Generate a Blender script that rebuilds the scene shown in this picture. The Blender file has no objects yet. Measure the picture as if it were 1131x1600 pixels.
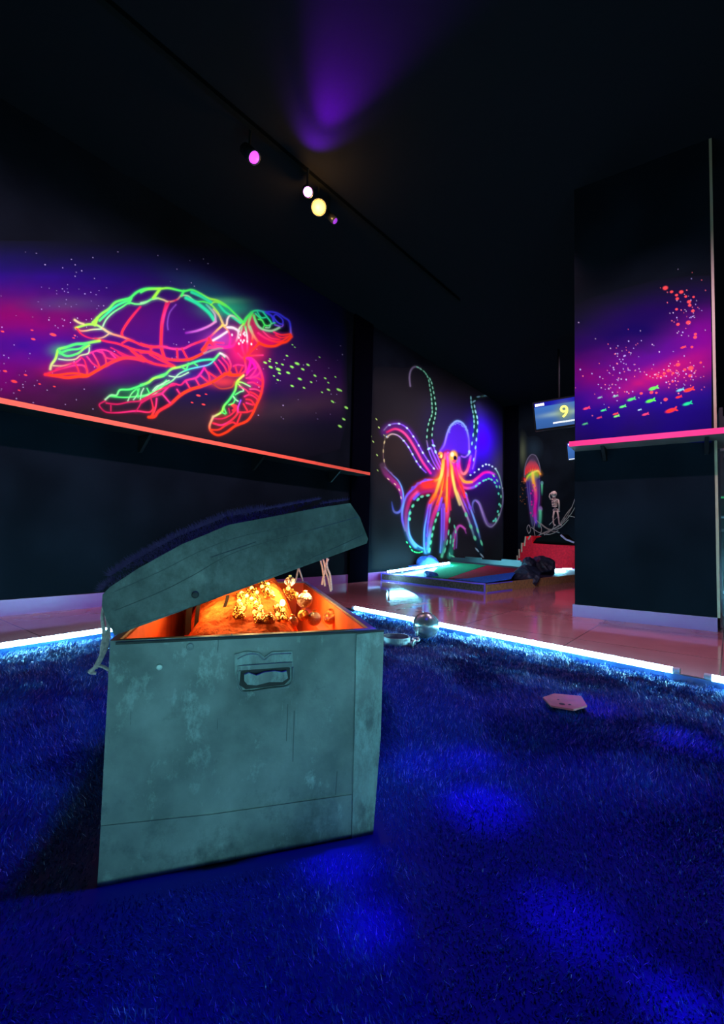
import bpy, bmesh, math, random
import numpy as np
from mathutils import Vector, Matrix

SC = bpy.context.scene
COL = SC.collection
random.seed(7); RNG = np.random.default_rng(7)

# ------------------------------------------------------------------ camera
PITCH, ROLL, EYE, FOC = math.radians(3.1), math.radians(1.33), 0.5, 729.0
FWD = Vector((0, math.cos(PITCH), math.sin(PITCH)))
_r = Vector((1, 0, 0)); _u = _r.cross(FWD)
RGT = _r*math.cos(ROLL) + _u*math.sin(ROLL)
UPV = -_r*math.sin(ROLL) + _u*math.cos(ROLL)
EYEP = Vector((0, 0, EYE))
cam = bpy.data.cameras.new('camera'); co = bpy.data.objects.new('camera', cam); COL.objects.link(co)
cam.sensor_fit = 'HORIZONTAL'; cam.sensor_width = 36; cam.lens = FOC/1131*36
cam.clip_start = 0.02; cam.clip_end = 60
co.matrix_world = Matrix(((RGT.x, UPV.x, -FWD.x, 0), (RGT.y, UPV.y, -FWD.y, 0), (RGT.z, UPV.z, -FWD.z, EYE), (0, 0, 0, 1)))
SC.camera = co
# ------------------------------------------------------------------ colour management, world
SC.view_settings.view_transform = 'Standard'; SC.view_settings.look = 'None'
SC.view_settings.exposure = 0.0; SC.view_settings.gamma = 1.0; SC.view_settings.use_curve_mapping = False
wd = bpy.data.worlds.new('world'); SC.world = wd; wd.use_nodes = True
wd.node_tree.nodes['Background'].inputs[0].default_value = (0.001, 0.001, 0.004, 1)
wd.node_tree.nodes['Background'].inputs[1].default_value = 1.0

# light tuning in one place
P_TURTLE, P_OCTO, P_PILLAR, P_BACK, P_VIOLET = 30, 48, 8, 14, 30
P_TUBE = 20.0            # emission scale of the light tubes
P_BLUE = 78             # black lights over the carpet
P_CHEST = 8.5           # lamp inside the chest
P_STREAK = 55           # violet lamp tipped towards the ceiling
P_AMBER = 9
P_WALK = 120            # added mauve fill over the tiled walkway

# ------------------------------------------------------------------ geometry of the place (metres)
def ray(px, py): return FWD + RGT*((px-565.5)/FOC) - UPV*((py-800)/FOC)
def on_floor(px, py, h=0.0):
    d = ray(px, py); return EYEP + d*((h-EYE)/d.z)
def on_plane(px, py, p0, n):
    d = ray(px, py); return EYEP + d*((p0-EYEP).dot(n)/d.dot(n))
Z = Vector((0, 0, 1))
U = Vector((0.621, 0.784, 0)).normalized()       # along the long mural wall, away from the camera
V = Vector((0.784, -0.621, 0)).normalized()      # out of that wall, into the room
W0 = Vector((-2.059, 2.703, 0))
def on_wall(px, py, off=0.0): return on_plane(px, py, W0 + V*off, V)
def tw(P): return (P-W0).dot(U)
CEIL = 3.0

# ------------------------------------------------------------------ helpers
def lin(c):
    return tuple(((x/255)/12.92 if x/255 <= 0.04045 else ((x/255+0.055)/1.055)**2.4) for x in c)
MATS = {}
def mat(name, col=(128, 128, 128), rough=0.5, metal=0.0, spec=0.5, emit=None, estr=1.0, noise=0.0, nscale=20.0, bump=0.0, bscale=60.0, alpha=None, trans=0.0, linear=False):
    if name in MATS: return MATS[name]
    m = bpy.data.materials.new(name); m.use_nodes = True; nt = m.node_tree; b = nt.nodes['Principled BSDF']
    c = tuple(col) if linear else lin(col)
    b.inputs['Base Color'].default_value = (*c, 1); b.inputs['Roughness'].default_value = rough
    b.inputs['Metallic'].default_value = metal; b.inputs['Specular IOR Level'].default_value = spec
    if trans: b.inputs['Transmission Weight'].default_value = trans
    if emit is not None:
        b.inputs['Emission Color'].default_value = (*emit, 1); b.inputs['Emission Strength'].default_value = estr
    if noise or bump:
        tc = nt.nodes.new('ShaderNodeTexCoord')
    if noise:
        n = nt.nodes.new('ShaderNodeTexNoise'); n.inputs['Scale'].default_value = nscale; n.inputs['Detail'].default_value = 6
        mr = nt.nodes.new('ShaderNodeMapRange'); mr.inputs['From Min'].default_value = 0.3; mr.inputs['From Max'].default_value = 0.7
        mr.inputs['To Min'].default_value = 1-noise; mr.inputs['To Max'].default_value = 1+noise
        mx = nt.nodes.new('ShaderNodeMix'); mx.data_type = 'RGBA'; mx.blend_type = 'MULTIPLY'; mx.inputs['Factor'].default_value = 1
        mx.inputs[6].default_value = (*c, 1)
        nt.links.new(tc.outputs['Object'], n.inputs['Vector']); nt.links.new(n.outputs['Fac'], mr.inputs['Value'])
        nt.links.new(mr.outputs['Result'], mx.inputs[7]); nt.links.new(mx.outputs[2], b.inputs['Base Color'])
    if bump:
        n2 = nt.nodes.new('ShaderNodeTexNoise'); n2.inputs['Scale'].default_value = bscale; n2.inputs['Detail'].default_value = 4
        bp = nt.nodes.new('ShaderNodeBump'); bp.inputs['Strength'].default_value = bump; bp.inputs['Distance'].default_value = 0.01
        nt.links.new(tc.outputs['Object'], n2.inputs['Vector']); nt.links.new(n2.outputs['Fac'], bp.inputs['Height']); nt.links.new(bp.outputs['Normal'], b.inputs['Normal'])
    MATS[name] = m; return m

def props(o, label=None, cat=None, group=None, kind=None):
    if label: o['label'] = label
    if cat: o['category'] = cat
    if group: o['group'] = group
    if kind: o['kind'] = kind
    return o
def empty(name, loc, label=None, cat=None, group=None):
    o = bpy.data.objects.new(name, None); COL.objects.link(o); o.location = loc; o.empty_display_size = 0.05
    return props(o, label, cat, group)
def wloc(o):
    p = Vector(o.location)
    while o.parent: o = o.parent; p += Vector(o.location)
    return p
def link(name, me, m, parent=None, smooth=False):
    """mesh given in world space; parents are unrotated empties/meshes, so subtract their place"""
    o = bpy.data.objects.new(name, me); COL.objects.link(o)
    if m is not None: me.materials.append(m)
    if smooth:
        for p in me.polygons: p.use_smooth = True
    if parent is not None:
        me.transform(Matrix.Translation(-wloc(parent))); o.parent = parent
    else:
        vs = np.empty(len(me.vertices)*3); me.vertices.foreach_get('co', vs); vs = vs.reshape(-1, 3)
        c = Vector(((vs[:, 0].min()+vs[:, 0].max())/2, (vs[:, 1].min()+vs[:, 1].max())/2, vs[:, 2].min()))
        me.transform(Matrix.Translation(-c)); o.location = c
    return o
def done(name, bm, m, parent=None, smooth=False, bevel=0.0):
    if bevel:
        bmesh.ops.bevel(bm, geom=[e for e in bm.edges if len(e.link_faces) == 2 and e.calc_face_angle(0) > 0.6], offset=bevel, segments=2, affect='EDGES', clamp_overlap=True)
    bmesh.ops.recalc_face_normals(bm, faces=bm.faces)
    me = bpy.data.meshes.new(name); bm.to_mesh(me); bm.free()
    return link(name, me, m, parent, smooth)
def hexa(bm, c8):
    v = [bm.verts.new(p) for p in c8]
    for f in ((0, 3, 2, 1), (4, 5, 6, 7), (0, 1, 5, 4), (1, 2, 6, 5), (2, 3, 7, 6), (3, 0, 4, 7)): bm.faces.new([v[i] for i in f])
def obox(bm, o, a, b, c):
    """box from corner o with edge vectors a, b, c"""
    o, a, b, c = Vector(o), Vector(a), Vector(b), Vector(c)
    hexa(bm, [o, o+a, o+a+b, o+b, o+c, o+a+c, o+a+b+c, o+b+c])
def prism(bm, pts, d):
    """polygon pts (list of Vector) extruded by d"""
    d = Vector(d); n = len(pts)
    a = [bm.verts.new(p) for p in pts]; b = [bm.verts.new(Vector(p)+d) for p in pts]
    bm.faces.new(a[::-1]); bm.faces.new(b)
    for i in range(n): bm.faces.new((a[i], a[(i+1) % n], b[(i+1) % n], b[i]))
def tube(bm, pts, r, seg=8, closed=False, caps=True):
    pts = [Vector(p) for p in pts]; n = len(pts); rings = []
    rr = r if hasattr(r, '__len__') else [r]*n
    prev = None
    for i, p in enumerate(pts):
        if closed: t = pts[(i+1) % n]-pts[i-1]
        else: t = pts[min(i+1, n-1)]-pts[max(i-1, 0)]
        t.normalize()
        if prev is None: a = t.orthogonal().normalized()
        else:
            a = prev - t*prev.dot(t)
            a = a.normalized() if a.length > 1e-6 else t.orthogonal().normalized()
        prev = a; b = t.cross(a)
        rings.append([bm.verts.new(p+(a*math.cos(k*2*math.pi/seg)+b*math.sin(k*2*math.pi/seg))*rr[i]) for k in range(seg)])
    m = n if closed else n-1
    for i in range(m):
        A, B = rings[i], rings[(i+1) % n]
        for k in range(seg): bm.faces.new((A[k], A[(k+1) % seg], B[(k+1) % seg], B[k]))
    if not closed and caps:
        bm.faces.new(rings[0][::-1]); bm.faces.new(rings[-1])
def ball(bm, c, r, sub=3, sc=(1, 1, 1)):
    g = bmesh.ops.create_icosphere(bm, subdivisions=sub, radius=r)
    for v in g['verts']: v.co = Vector((v.co.x*sc[0], v.co.y*sc[1], v.co.z*sc[2])) + Vector(c)
def lathe(bm, c, prof, axis=Z, seg=20):
    ax = Vector(axis).normalized(); a = ax.orthogonal().normalized(); b = ax.cross(a); c = Vector(c); rings = []
    for r, h in prof:
        rings.append([bm.verts.new(c+ax*h+(a*math.cos(k*2*math.pi/seg)+b*math.sin(k*2*math.pi/seg))*max(r, 1e-4)) for k in range(seg)])
    for A, B in zip(rings, rings[1:]):
        for k in range(seg): bm.faces.new((A[k], A[(k+1) % seg], B[(k+1) % seg], B[k]))
    bm.faces.new(rings[0][::-1]); bm.faces.new(rings[-1])
def smooth_pts(pts, n=6, closed=False):
    P = [Vector(p) for p in pts]; out = []; N = len(P)
    rng = range(N) if closed else range(N-1)
    for i in rng:
        if closed: p0, p1, p2, p3 = P[i-1], P[i], P[(i+1) % N], P[(i+2) % N]
        else: p0, p1, p2, p3 = P[max(i-1, 0)], P[i], P[i+1], P[min(i+2, N-1)]
        for k in range(n):
            t = k/n
            out.append(0.5*((2*p1)+(p2-p0)*t+(2*p0-5*p1+4*p2-p3)*t*t+(3*p1-p0-3*p2+p3)*t**3))
    if not closed: out.append(P[-1])
    return out
def spot(name, loc, target, power, col, angle, blend=0.6, size=0.04):
    l = bpy.data.lights.new(name, 'SPOT'); l.energy = power; l.color = col; l.spot_size = math.radians(angle); l.spot_blend = blend; l.shadow_soft_size = size
    o = bpy.data.objects.new(name, l); COL.objects.link(o); o.location = loc
    o.rotation_euler = (Vector(target)-Vector(loc)).to_track_quat('-Z', 'Y').to_euler(); return o
def point(name, loc, power, col, size=0.02):
    l = bpy.data.lights.new(name, 'POINT'); l.energy = power; l.color = col; l.shadow_soft_size = size
    o = bpy.data.objects.new(name, l); COL.objects.link(o); o.location = loc; return o

M_WALL = mat('black wall paint', (0.0036, 0.0052, 0.0080), rough=0.75, spec=0.02, noise=0.35, nscale=3, bump=0.04, bscale=90, linear=True)
M_CEIL = mat('black ceiling paint', (0.006, 0.0055, 0.007), rough=0.9, spec=0.02, bump=0.05, bscale=60, linear=True)
M_BASE = mat('pale baseboard tile', (0.25, 0.055, 0.21), rough=0.3, spec=.3, linear=True)
M_BLACKWOOD = mat('black shelf board', (0.006, 0.006, 0.007), rough=0.6, spec=.1, linear=True, noise=0.3)
M_BLACKMETAL = mat('black metal', (0.012, 0.012, 0.013), rough=0.35, metal=0.0, linear=True)

# ------------------------------------------------------------------ room shell
def tile_material():
    m = bpy.data.materials.new('glossy brown floor tile'); m.use_nodes = True; nt = m.node_tree; b = nt.nodes['Principled BSDF']
    tc = nt.nodes.new('ShaderNodeTexCoord'); mp = nt.nodes.new('ShaderNodeMapping'); mp.inputs['Rotation'].default_value = (0, 0, -math.atan2(U.y, U.x))
    br = nt.nodes.new('ShaderNodeTexBrick'); br.offset = 0; br.inputs['Scale'].default_value = 1.0
    br.inputs['Brick Width'].default_value = 0.6; br.inputs['Row Height'].default_value = 0.6; br.inputs['Mortar Size'].default_value = 0.003
    br.inputs['Color1'].default_value = (0.50, 0.19, 0.21, 1); br.inputs['Color2'].default_value = (0.46, 0.175, 0.19, 1); br.inputs['Mortar'].default_value = (0.2, 0.08, 0.09, 1)
    n = nt.nodes.new('ShaderNodeTexNoise'); n.inputs['Scale'].default_value = 6; n.inputs['Detail'].default_value = 8
    mr = nt.nodes.new('ShaderNodeMapRange'); mr.inputs['To Min'].default_value = 0.75; mr.inputs['To Max'].default_value = 1.2
    mx = nt.nodes.new('ShaderNodeMix'); mx.data_type = 'RGBA'; mx.blend_type = 'MULTIPLY'; mx.inputs['Factor'].default_value = 1
    nt.links.new(tc.outputs['Object'], mp.inputs['Vector']); nt.links.new(mp.outputs['Vector'], br.inputs['Vector'])
    nt.links.new(tc.outputs['Object'], n.inputs['Vector']); nt.links.new(n.outputs['Fac'], mr.inputs['Value'])
    nt.links.new(br.outputs['Color'], mx.inputs[6]); nt.links.new(mr.outputs['Result'], mx.inputs[7]); nt.links.new(mx.outputs[2], b.inputs['Base Color'])
    mr2 = nt.nodes.new('ShaderNodeMapRange'); mr2.inputs['To Min'].default_value = 0.05; mr2.inputs['To Max'].default_value = 0.13
    nt.links.new(n.outputs['Fac'], mr2.inputs['Value']); nt.links.new(mr2.outputs['Result'], b.inputs['Roughness'])
    b.inputs['Specular IOR Level'].default_value = 0.6
    return m
T_END = tw(on_wall(787, 860)); T_BACK = -5.2; DEPTH = 6.5          # room: along the mural wall, and away from it
def rp(t, d, z=0.0): return W0 + U*t + V*d + Z*z                  # room point
bm = bmesh.new(); prism(bm, [rp(T_BACK, 0, -0.1), rp(T_END, 0, -0.1), rp(T_END, DEPTH, -0.1), rp(T_BACK, DEPTH, -0.1)], Z*0.1)
props(done('floor', bm, tile_material()), kind='structure')
bm = bmesh.new(); prism(bm, [rp(T_BACK, 0, CEIL), rp(T_END, 0, CEIL), rp(T_END, DEPTH, CEIL), rp(T_BACK, DEPTH, CEIL)], Z*0.1)
props(done('ceiling', bm, M_CEIL), kind='structure')
def wall(name, a, b, n):
    bm = bmesh.new(); obox(bm, a, b-a, n*0.12, Z*CEIL); return props(done(name, bm, M_WALL), kind='structure')
wall('wall_left', rp(T_BACK, 0), rp(T_END, 0), -V)
wall('wall_back', rp(T_END, 0), rp(T_END, DEPTH), U)
wall('wall_right', rp(T_END, DEPTH), rp(T_BACK, DEPTH), V)
wall('wall_front', rp(T_BACK, DEPTH), rp(T_BACK, 0), -U)
# black pilaster between the two paintings
tp0, tp1 = tw(on_wall(545, 800)), tw(on_wall(574, 800))
bm = bmesh.new(); obox(bm, rp(tp0, 0, 0), U*(tp1-tp0), V*0.03, Z*CEIL)
props(done('trim_1', bm, mat('matt black strip', (0.0012, 0.0012, 0.003), rough=0.9, spec=0.0, linear=True)), kind='structure')
# pilaster in the far corner
bm = bmesh.new(); obox(bm, rp(T_END-0.02, 0, 0), U*0.02, V*0.26, Z*CEIL)
props(done('trim_2', bm, mat('matt black strip')), kind='structure')
def baseboard(name, a, d, n, L):
    bm = bmesh.new(); obox(bm, a, d*L, n*0.012, Z*0.092)
    return props(done(name, bm, M_BASE, bevel=0.002), kind='structure')
baseboard('baseboard_left', rp(T_BACK, 0), U, V, T_END-T_BACK)
baseboard('baseboard_back', rp(T_END, 0.3), V, -U, DEPTH-0.3)

# big pillar on the right
PN = -U                                            # its front faces back along the wall direction
PA = on_floor(898, 963); PBq = on_floor(1121, 987)
PD = (PBq-PA).normalized(); PN = Vector((PD.y, -PD.x, 0)); 
if PN.y > 0: PN = -PN
PLEN = (PBq-PA).length
def on_pillar(px, py, off=0.0): return on_plane(px, py, PA+PN*off, PN)
bm = bmesh.new(); obox(bm, PA, PD*PLEN, -PN*0.32, Z*CEIL)
props(done('pillar', bm, M_WALL), 'wide black pillar with a painted starry shoal above its pink edged shelf', 'pillar', kind='structure')
bm = bmesh.new(); obox(bm, PA+PN*0.012-PD*0.012, PD*(PLEN+0.012), -PN*0.345, Z*0.08)
props(done('baseboard_right', bm, M_BASE, bevel=0.002), kind='structure')
bm = bmesh.new(); obox(bm, PA+PD*PLEN+Z*0.08, PD*0.014, -PN*0.05, Z*(CEIL-0.08))
props(done('trim_3', bm, mat('bare wood corner trim', (0.30, 0.20, 0.12), rough=0.5, linear=True)), kind='structure')

# ------------------------------------------------------------------ carpet with its light-tube border
SL0, SL1 = on_floor(0, 1030), on_floor(185, 999)
SR0, SR1 = on_floor(583, 969), on_floor(1131, 1087)
dL = (SL1-SL0).normalized(); dR = (SR1-SR0).normalized()
def cross2(a, b): return a.x*b.y-a.y*b.x
KC = SL0 + dL*(cross2(SR0-SL0, dR)/cross2(dL, dR))               # far corner of the carpet
LA, LB = 3.3, 3.3
KL, KR, KN = KC - dL*LA, KC + dR*LB, KC - dL*LA + dR*LB
def carpet_material():
    m = bpy.data.materials.new('blue shag carpet'); m.use_nodes = True; nt = m.node_tree; b = nt.nodes['Principled BSDF']
    at = nt.nodes.new('ShaderNodeVertexColor'); at.layer_name = 'fibre'
    nt.links.new(at.outputs['Color'], b.inputs['Base Color'])
    b.inputs['Roughness'].default_value = 0.55; b.inputs['Specular IOR Level'].default_value = 0.35
    return m
def value_noise(x, y, s, seed=0):
    x = np.asarray(x)*s; y = np.asarray(y)*s
    xi = np.floor(x).astype(np.int64); yi = np.floor(y).astype(np.int64); fx = x-xi; fy = y-yi
    fx = fx*fx*(3-2*fx); fy = fy*fy*(3-2*fy)
    def h(a, b):
        n = (a*374761393 + b*668265263 + seed*1442695041) & 0xffffffff
        n = ((n ^ (n >> 13))*1274126177) & 0xffffffff
        return ((n ^ (n >> 16)) & 0xffff)/65535.0
    return (h(xi, yi)*(1-fx)+h(xi+1, yi)*fx)*(1-fy)+(h(xi, yi+1)*(1-fx)+h(xi+1, yi+1)*fx)*fy
def pile_h(x, y):   # matted waves of the pile
    p, q = x*0.66-y*0.75, x*0.75+y*0.66     # along and across the far edging
    h = 0.020*value_noise(p*0.55+0.3*q, q, 15, 3) + 0.010*value_noise(p, q*1.3, 38, 4) + 0.006*value_noise(x, y, 90, 6)
    r = CN_(x, y)
    return 0.008 + h*np.clip((np.hypot(x, y)-0.75)/0.9, 0.22, 1)*np.clip(r/0.08, 0, 1)
def CN_(x, y):      # distance from the trodden patch under the chest
    u, v = 0.946*(x+0.36)+0.325*(y-0.68), -0.325*(x+0.36)+0.946*(y-0.68)
    return np.hypot(np.maximum(np.maximum(-u-0.01, u-0.43), 0), np.maximum(np.maximum(-v-0.03, v-0.86), 0))
def build_carpet():
    A = np.array(KC.xy); a = np.array((-dL*LA).xy); b = np.array((dR*LB).xy)
    n = 260
    s, t = np.meshgrid(np.linspace(0, 1, n), np.linspace(0, 1, n), indexing='ij')
    X = A[0]+a[0]*s+b[0]*t; Y = A[1]+a[1]*s+b[1]*t
    base = np.stack([X, Y, pile_h(X, Y)-0.004], -1).reshape(-1, 3)
    idx = np.arange(n*n).reshape(n, n)
    q = np.stack([idx[:-1, :-1], idx[1:, :-1], idx[1:, 1:], idx[:-1, 1:]], -1).reshape(-1, 4)
    # fibres: narrow bent blades, denser close to the camera
    N = 1500000
    ss, tt = RNG.random(N), RNG.random(N)
    fx = A[0]+a[0]*ss+b[0]*tt; fy = A[1]+a[1]*ss+b[1]*tt
    dist = np.hypot(fx, fy)
    keep = RNG.random(N) < np.clip(0.95/np.maximum(dist, 0.5)**1.25, 0.12, 1)
    keep &= (CN_(fx, fy) > 0.002) & (fy > 0.25) & (np.abs(fx) < fy*1.15+0.55)
    fx, fy, dist = fx[keep], fy[keep], dist[keep]; k = len(fx)
    w = 0.0009+0.0006*np.clip(dist-0.8, 0, 3); L = RNG.uniform(0.010, 0.022, k)*np.clip((dist-0.4)/0.8, 0.55, 1)*np.clip(0.5+CN_(fx, fy)/0.05, 0.5, 1)
    comb = 2*math.pi*value_noise(fx, fy, 5, 9) + RNG.normal(0, 0.9, k)
    lean = RNG.uniform(0.3, 1.25, k); z0 = pile_h(fx, fy)-0.006
    dx, dy = np.cos(comb)*np.sin(lean)*L, np.sin(comb)*np.sin(lean)*L; dz = np.cos(lean)*L
    px_, py_ = -np.sin(comb)*w, np.cos(comb)*w
    tri = np.empty((k, 3, 3))
    tri[:, 0] = np.stack([fx-px_, fy-py_, z0], -1); tri[:, 1] = np.stack([fx+px_, fy+py_, z0], -1)
    tri[:, 2] = np.stack([fx+dx, fy+dy, z0+dz], -1)
    nb = len(base); verts = np.concatenate([base, tri.reshape(-1, 3)])
    loops = np.concatenate([q.reshape(-1), nb+np.arange(3*k)])
    starts = np.concatenate([np.arange(len(q))*4, len(q)*4+np.arange(k)*3])
    me = bpy.data.meshes.new('carpet'); me.vertices.add(len(verts)); me.vertices.foreach_set('co', verts.ravel().astype(np.float32))
    me.loops.add(len(loops)); me.loops.foreach_set('vertex_index', loops.astype(np.int32))
    me.polygons.add(len(starts)); me.polygons.foreach_set('loop_start', starts.astype(np.int32)); me.update(calc_edges=True)
    ca = me.color_attributes.new('fibre', 'FLOAT_COLOR', 'POINT')
    col = np.empty((len(verts), 4)); col[:, 3] = 1
    col[:nb, :3] = (0.006, 0.03, 0.18)
    v = RNG.random(k); fc = np.empty((k, 3)); fc[:] = (0.014, 0.105, 0.36)
    fc *= (0.6+0.8*RNG.random(k))[:, None]
    fc[v > 0.86] = (0.07, 0.19, 0.5); fc[v > 0.95] = (0.55, 0.72, 0.95)
    col[nb:, :3] = np.repeat(fc, 3, 0)
    ca.data.foreach_set('color', col.ravel().astype(np.float32))
    me.validate()
    o = link('carpet', me, carpet_material())
    props(o, 'deep blue shag carpet bordered by glowing light tubes', 'carpet', kind='stuff')
build_carpet()

M_TUBE = mat('glowing tube', (255, 255, 255), emit=(0.20, 0.74, 1.0), estr=9.0*P_TUBE)
M_TUBE_DIM = mat('dimmer glowing tube', (255, 255, 255), emit=(0.34, 0.88, 0.95), estr=48.0)
M_ALU = mat('aluminium', (0.6, 0.62, 0.62), rough=0.3, metal=1.0, linear=True)
M_WHITEPL = mat('white plastic', (0.8, 0.8, 0.8), rough=0.4, linear=True)
def curb(name, a, d, L, label):
    side = Vector((-d.y, d.x, 0)); 
    if side.dot(KN-a) > 0: side = -side          # away from the carpet
    bm = bmesh.new(); prism(bm, [a, a+Z*0.040, a+side*0.02+Z*0.040, a+side*0.06+Z*0.006, a+side*0.06], d*L)
    return props(done(name, bm, M_ALU), label, 'edging strip')
def light_tube(a, d, L, label, group, z=0.050, inner=-0.010, r=0.0095, m=None):
    side = Vector((-d.y, d.x, 0))
    if side.dot(KN-a) < 0: side = -side
    a = a + side*inner + Z*z
    root = empty('light_tube', a, label, 'light', group)
    bm = bmesh.new(); tube(bm, [a+d*0.02, a+d*(L-0.02)], r, 10); done('glowing_tube', bm, m or M_TUBE, root, smooth=True)
    for s in (0, L-0.022):
        bm = bmesh.new(); tube(bm, [a+d*s, a+d*(s+0.022)], r*1.15, 10); done('end_cap', bm, M_WHITEPL, root)
    return root
curb('edging_strip', KC, -dL, LA, 'metal floor edging along the carpet side by the turtle wall')
curb('edging_strip', KC, dR, LB, 'metal floor edging along the carpet side facing the octopus wall')
curb('edging_strip', KL, dR, LB, 'metal floor edging along the near carpet side')
curb('edging_strip', KR, -dL, LA, 'metal floor edging along the carpet side past the pillar')
G = 'light tubes around the carpet'
tl = (SL1-KC).dot(-dL)
light_tube(KC-dL*(tl-0.55), -dL, 1.62, 'cyan light tube on the carpet edge left of the chest', G)
s0, s1, s2 = [(p-KC).dot(dR) for p in (on_floor(690, 993), on_floor(1060, 1073), on_floor(1100, 1080))]
sb = (on_floor(642, 985)-KC).dot(dR)
light_tube(KC+dR*(sb-0.55), dR, 0.55, 'cyan light tube passing behind the steel ball', G)
light_tube(KC+dR*(sb+0.01), dR, s1-sb-0.01, 'long cyan light tube on the carpet edge in front of the brown tiles', G)
light_tube(KC+dR*s2, dR, 1.2, 'cyan light tube at the right edge of the photo', G)
for i in range(2):
    light_tube(KL+dR*(0.25+1.45*i), dR, 1.4, 'cyan light tube on the carpet edge behind the viewer', G, m=M_TUBE_DIM)
    light_tube(KR-dL*(0.3+1.45*i), -dL, 1.4, 'cyan light tube on the carpet edge right of the viewer', G, m=M_TUBE_DIM)

# ------------------------------------------------------------------ wall paintings
# a painting is a fine grid on its wall whose paint colours come from brush strokes
C_ = dict(g=(70, 255, 95), l=(150, 255, 60), t=(40, 235, 150), pg=(150, 220, 150), r=(255, 45, 55), o=(255, 62, 20), p=(255, 50, 120), m=(225, 20, 150), c=(190, 30, 80),
          b=(60, 60, 230), v=(125, 80, 215), pv=(150, 110, 200), w=(235, 230, 215), y=(255, 225, 90), yo=(255, 165, 50), k=(0, 0, 0), gy=(105, 100, 115), lb=(110, 165, 225), sg=(100, 215, 150), sb=(150, 215, 240), dk=(12, 4, 22), tn=(200, 190, 120), pk=(240, 70, 130), vb=(85, 20, 255), rd=(255, 30, 40))
class Painting:
    def __init__(s, x0, y0, x1, y1, step):
        s.x0, s.y0, s.st = x0, y0, step
        s.nx, s.ny = int((x1-x0)/step)+1, int((y1-y0)/step)+1
        s.X, s.Y = np.meshgrid(x0+np.arange(s.nx)*step, y0+np.arange(s.ny)*step)
        s.C = np.zeros((s.ny, s.nx, 3)); s.A = np.zeros((s.ny, s.nx)); s.org = (0, 0, 1)
    def frame(s, ox, oy, sc): s.org = (ox, oy, sc)
    def P(s, pts): return np.array([(s.org[0]+a/s.org[2], s.org[1]+b/s.org[2]) for a, b in pts], float)
    def win(s, p, pad):
        i0 = max(int((p[:, 0].min()-pad-s.x0)/s.st), 0); i1 = min(int((p[:, 0].max()+pad-s.x0)/s.st)+2, s.nx)
        j0 = max(int((p[:, 1].min()-pad-s.y0)/s.st), 0); j1 = min(int((p[:, 1].max()+pad-s.y0)/s.st)+2, s.ny)
        return (slice(j0, max(j1, j0)), slice(i0, max(i1, i0)))
    def blend(s, w, a, col):
        a = np.clip(a, 0, 1); s.C[w] = s.C[w]*(1-a[..., None]) + np.asarray(col)*a[..., None]; s.A[w] = np.maximum(s.A[w], a)
    def stroke(s, pts, cols, w=1.3, a=1.0, halo=0.15, hw=3.0, curve=True, raw=False):
        p = np.array(pts, float) if raw else s.P(pts)
        if curve and len(p) > 2:
            p = np.array([(q.x, q.y) for q in smooth_pts([Vector((x, y, 0)) for x, y in p], 5)])
        cl = [np.array(lin(C_[c] if isinstance(c, str) else c)) for c in (cols.split() if isinstance(cols, str) else cols)]
        ww = w if hasattr(w, '__len__') else (w, w)
        pad = hw*3+2; W = s.win(p, pad); X, Y = s.X[W], s.Y[W]
        if X.size == 0: return
        best = np.full(X.shape, 1e9); T = np.zeros(X.shape)
        seg = np.hypot(*np.diff(p, axis=0).T); cum = np.concatenate([[0], np.cumsum(seg)]); tot = max(cum[-1], 1e-6)
        for i in range(len(p)-1):
            d = p[i+1]-p[i]; L2 = max(d@d, 1e-9)
            t = np.clip(((X-p[i, 0])*d[0]+(Y-p[i, 1])*d[1])/L2, 0, 1)
            dd = np.hypot(X-p[i, 0]-t*d[0], Y-p[i, 1]-t*d[1]); m = dd < best
            best[m] = dd[m]; T[m] = ((cum[i]+t*seg[i])/tot)[m]
        if len(cl) == 1: col = np.broadcast_to(cl[0], X.shape+(3,))
        else:
            f = np.clip(T, 0, 1)*(len(cl)-1); i = np.minimum(f.astype(int), len(cl)-2); f = (f-i)[..., None]
            arr = np.array(cl); col = arr[i]*(1-f)+arr[i+1]*f
        wd_ = ww[0]+(ww[1]-ww[0])*T
        if halo > 0:
            h = halo*a*np.exp(-(best/hw)**2)[..., None]; s.C[W] = s.C[W]+(col-s.C[W]*0.6)*h*0.8; s.A[W] = np.maximum(s.A[W], h[..., 0])
        s.blend(W, a*np.clip(1.25*np.exp(-(best/wd_)**2.6), 0, 1), col)
    def blob(s, x, y, rx, ry, col, a=1.0, rot=0.0, raw=False, hard=False):
        if not raw: (x, y), = s.P([(x, y)]); rx /= s.org[2]; ry /= s.org[2]
        r = max(rx, ry)*2.6; W = s.win(np.array([(x-r, y-r), (x+r, y+r)]), 0); X, Y = s.X[W]-x, s.Y[W]-y
        if X.size == 0: return
        c, n = math.cos(rot), math.sin(rot); q = ((X*c+Y*n)/rx)**2+((-X*n+Y*c)/ry)**2
        al = a*np.clip(1.4*np.exp(-q*q), 0, 1) if hard else a*np.exp(-q)
        s.blend(W, al, lin(C_[col] if isinstance(col, str) else col))
    def dots(s, pts, col, rx=0.9, ry=None, a=1.0, along=True):
        p = s.P(pts); ry = ry or rx
        for i in range(len(p)):
            d = p[min(i+1, len(p)-1)]-p[max(i-1, 0)]
            s.blob(p[i, 0], p[i, 1], ry, rx, col, a, rot=math.atan2(d[1], d[0]) if along else 0, raw=True, hard=True)
    def poly(s, pts, col, a=1.0, soft=1.5, curve=True):
        p = s.P(pts)
        if curve: p = np.array([(q.x, q.y) for q in smooth_pts([Vector((x, y, 0)) for x, y in p], 4, True)])
        W = s.win(p, soft*3); s.blend(W, a*s.inside(p, s.X[W], s.Y[W], soft), lin(C_[col] if isinstance(col, str) else col))
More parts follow.
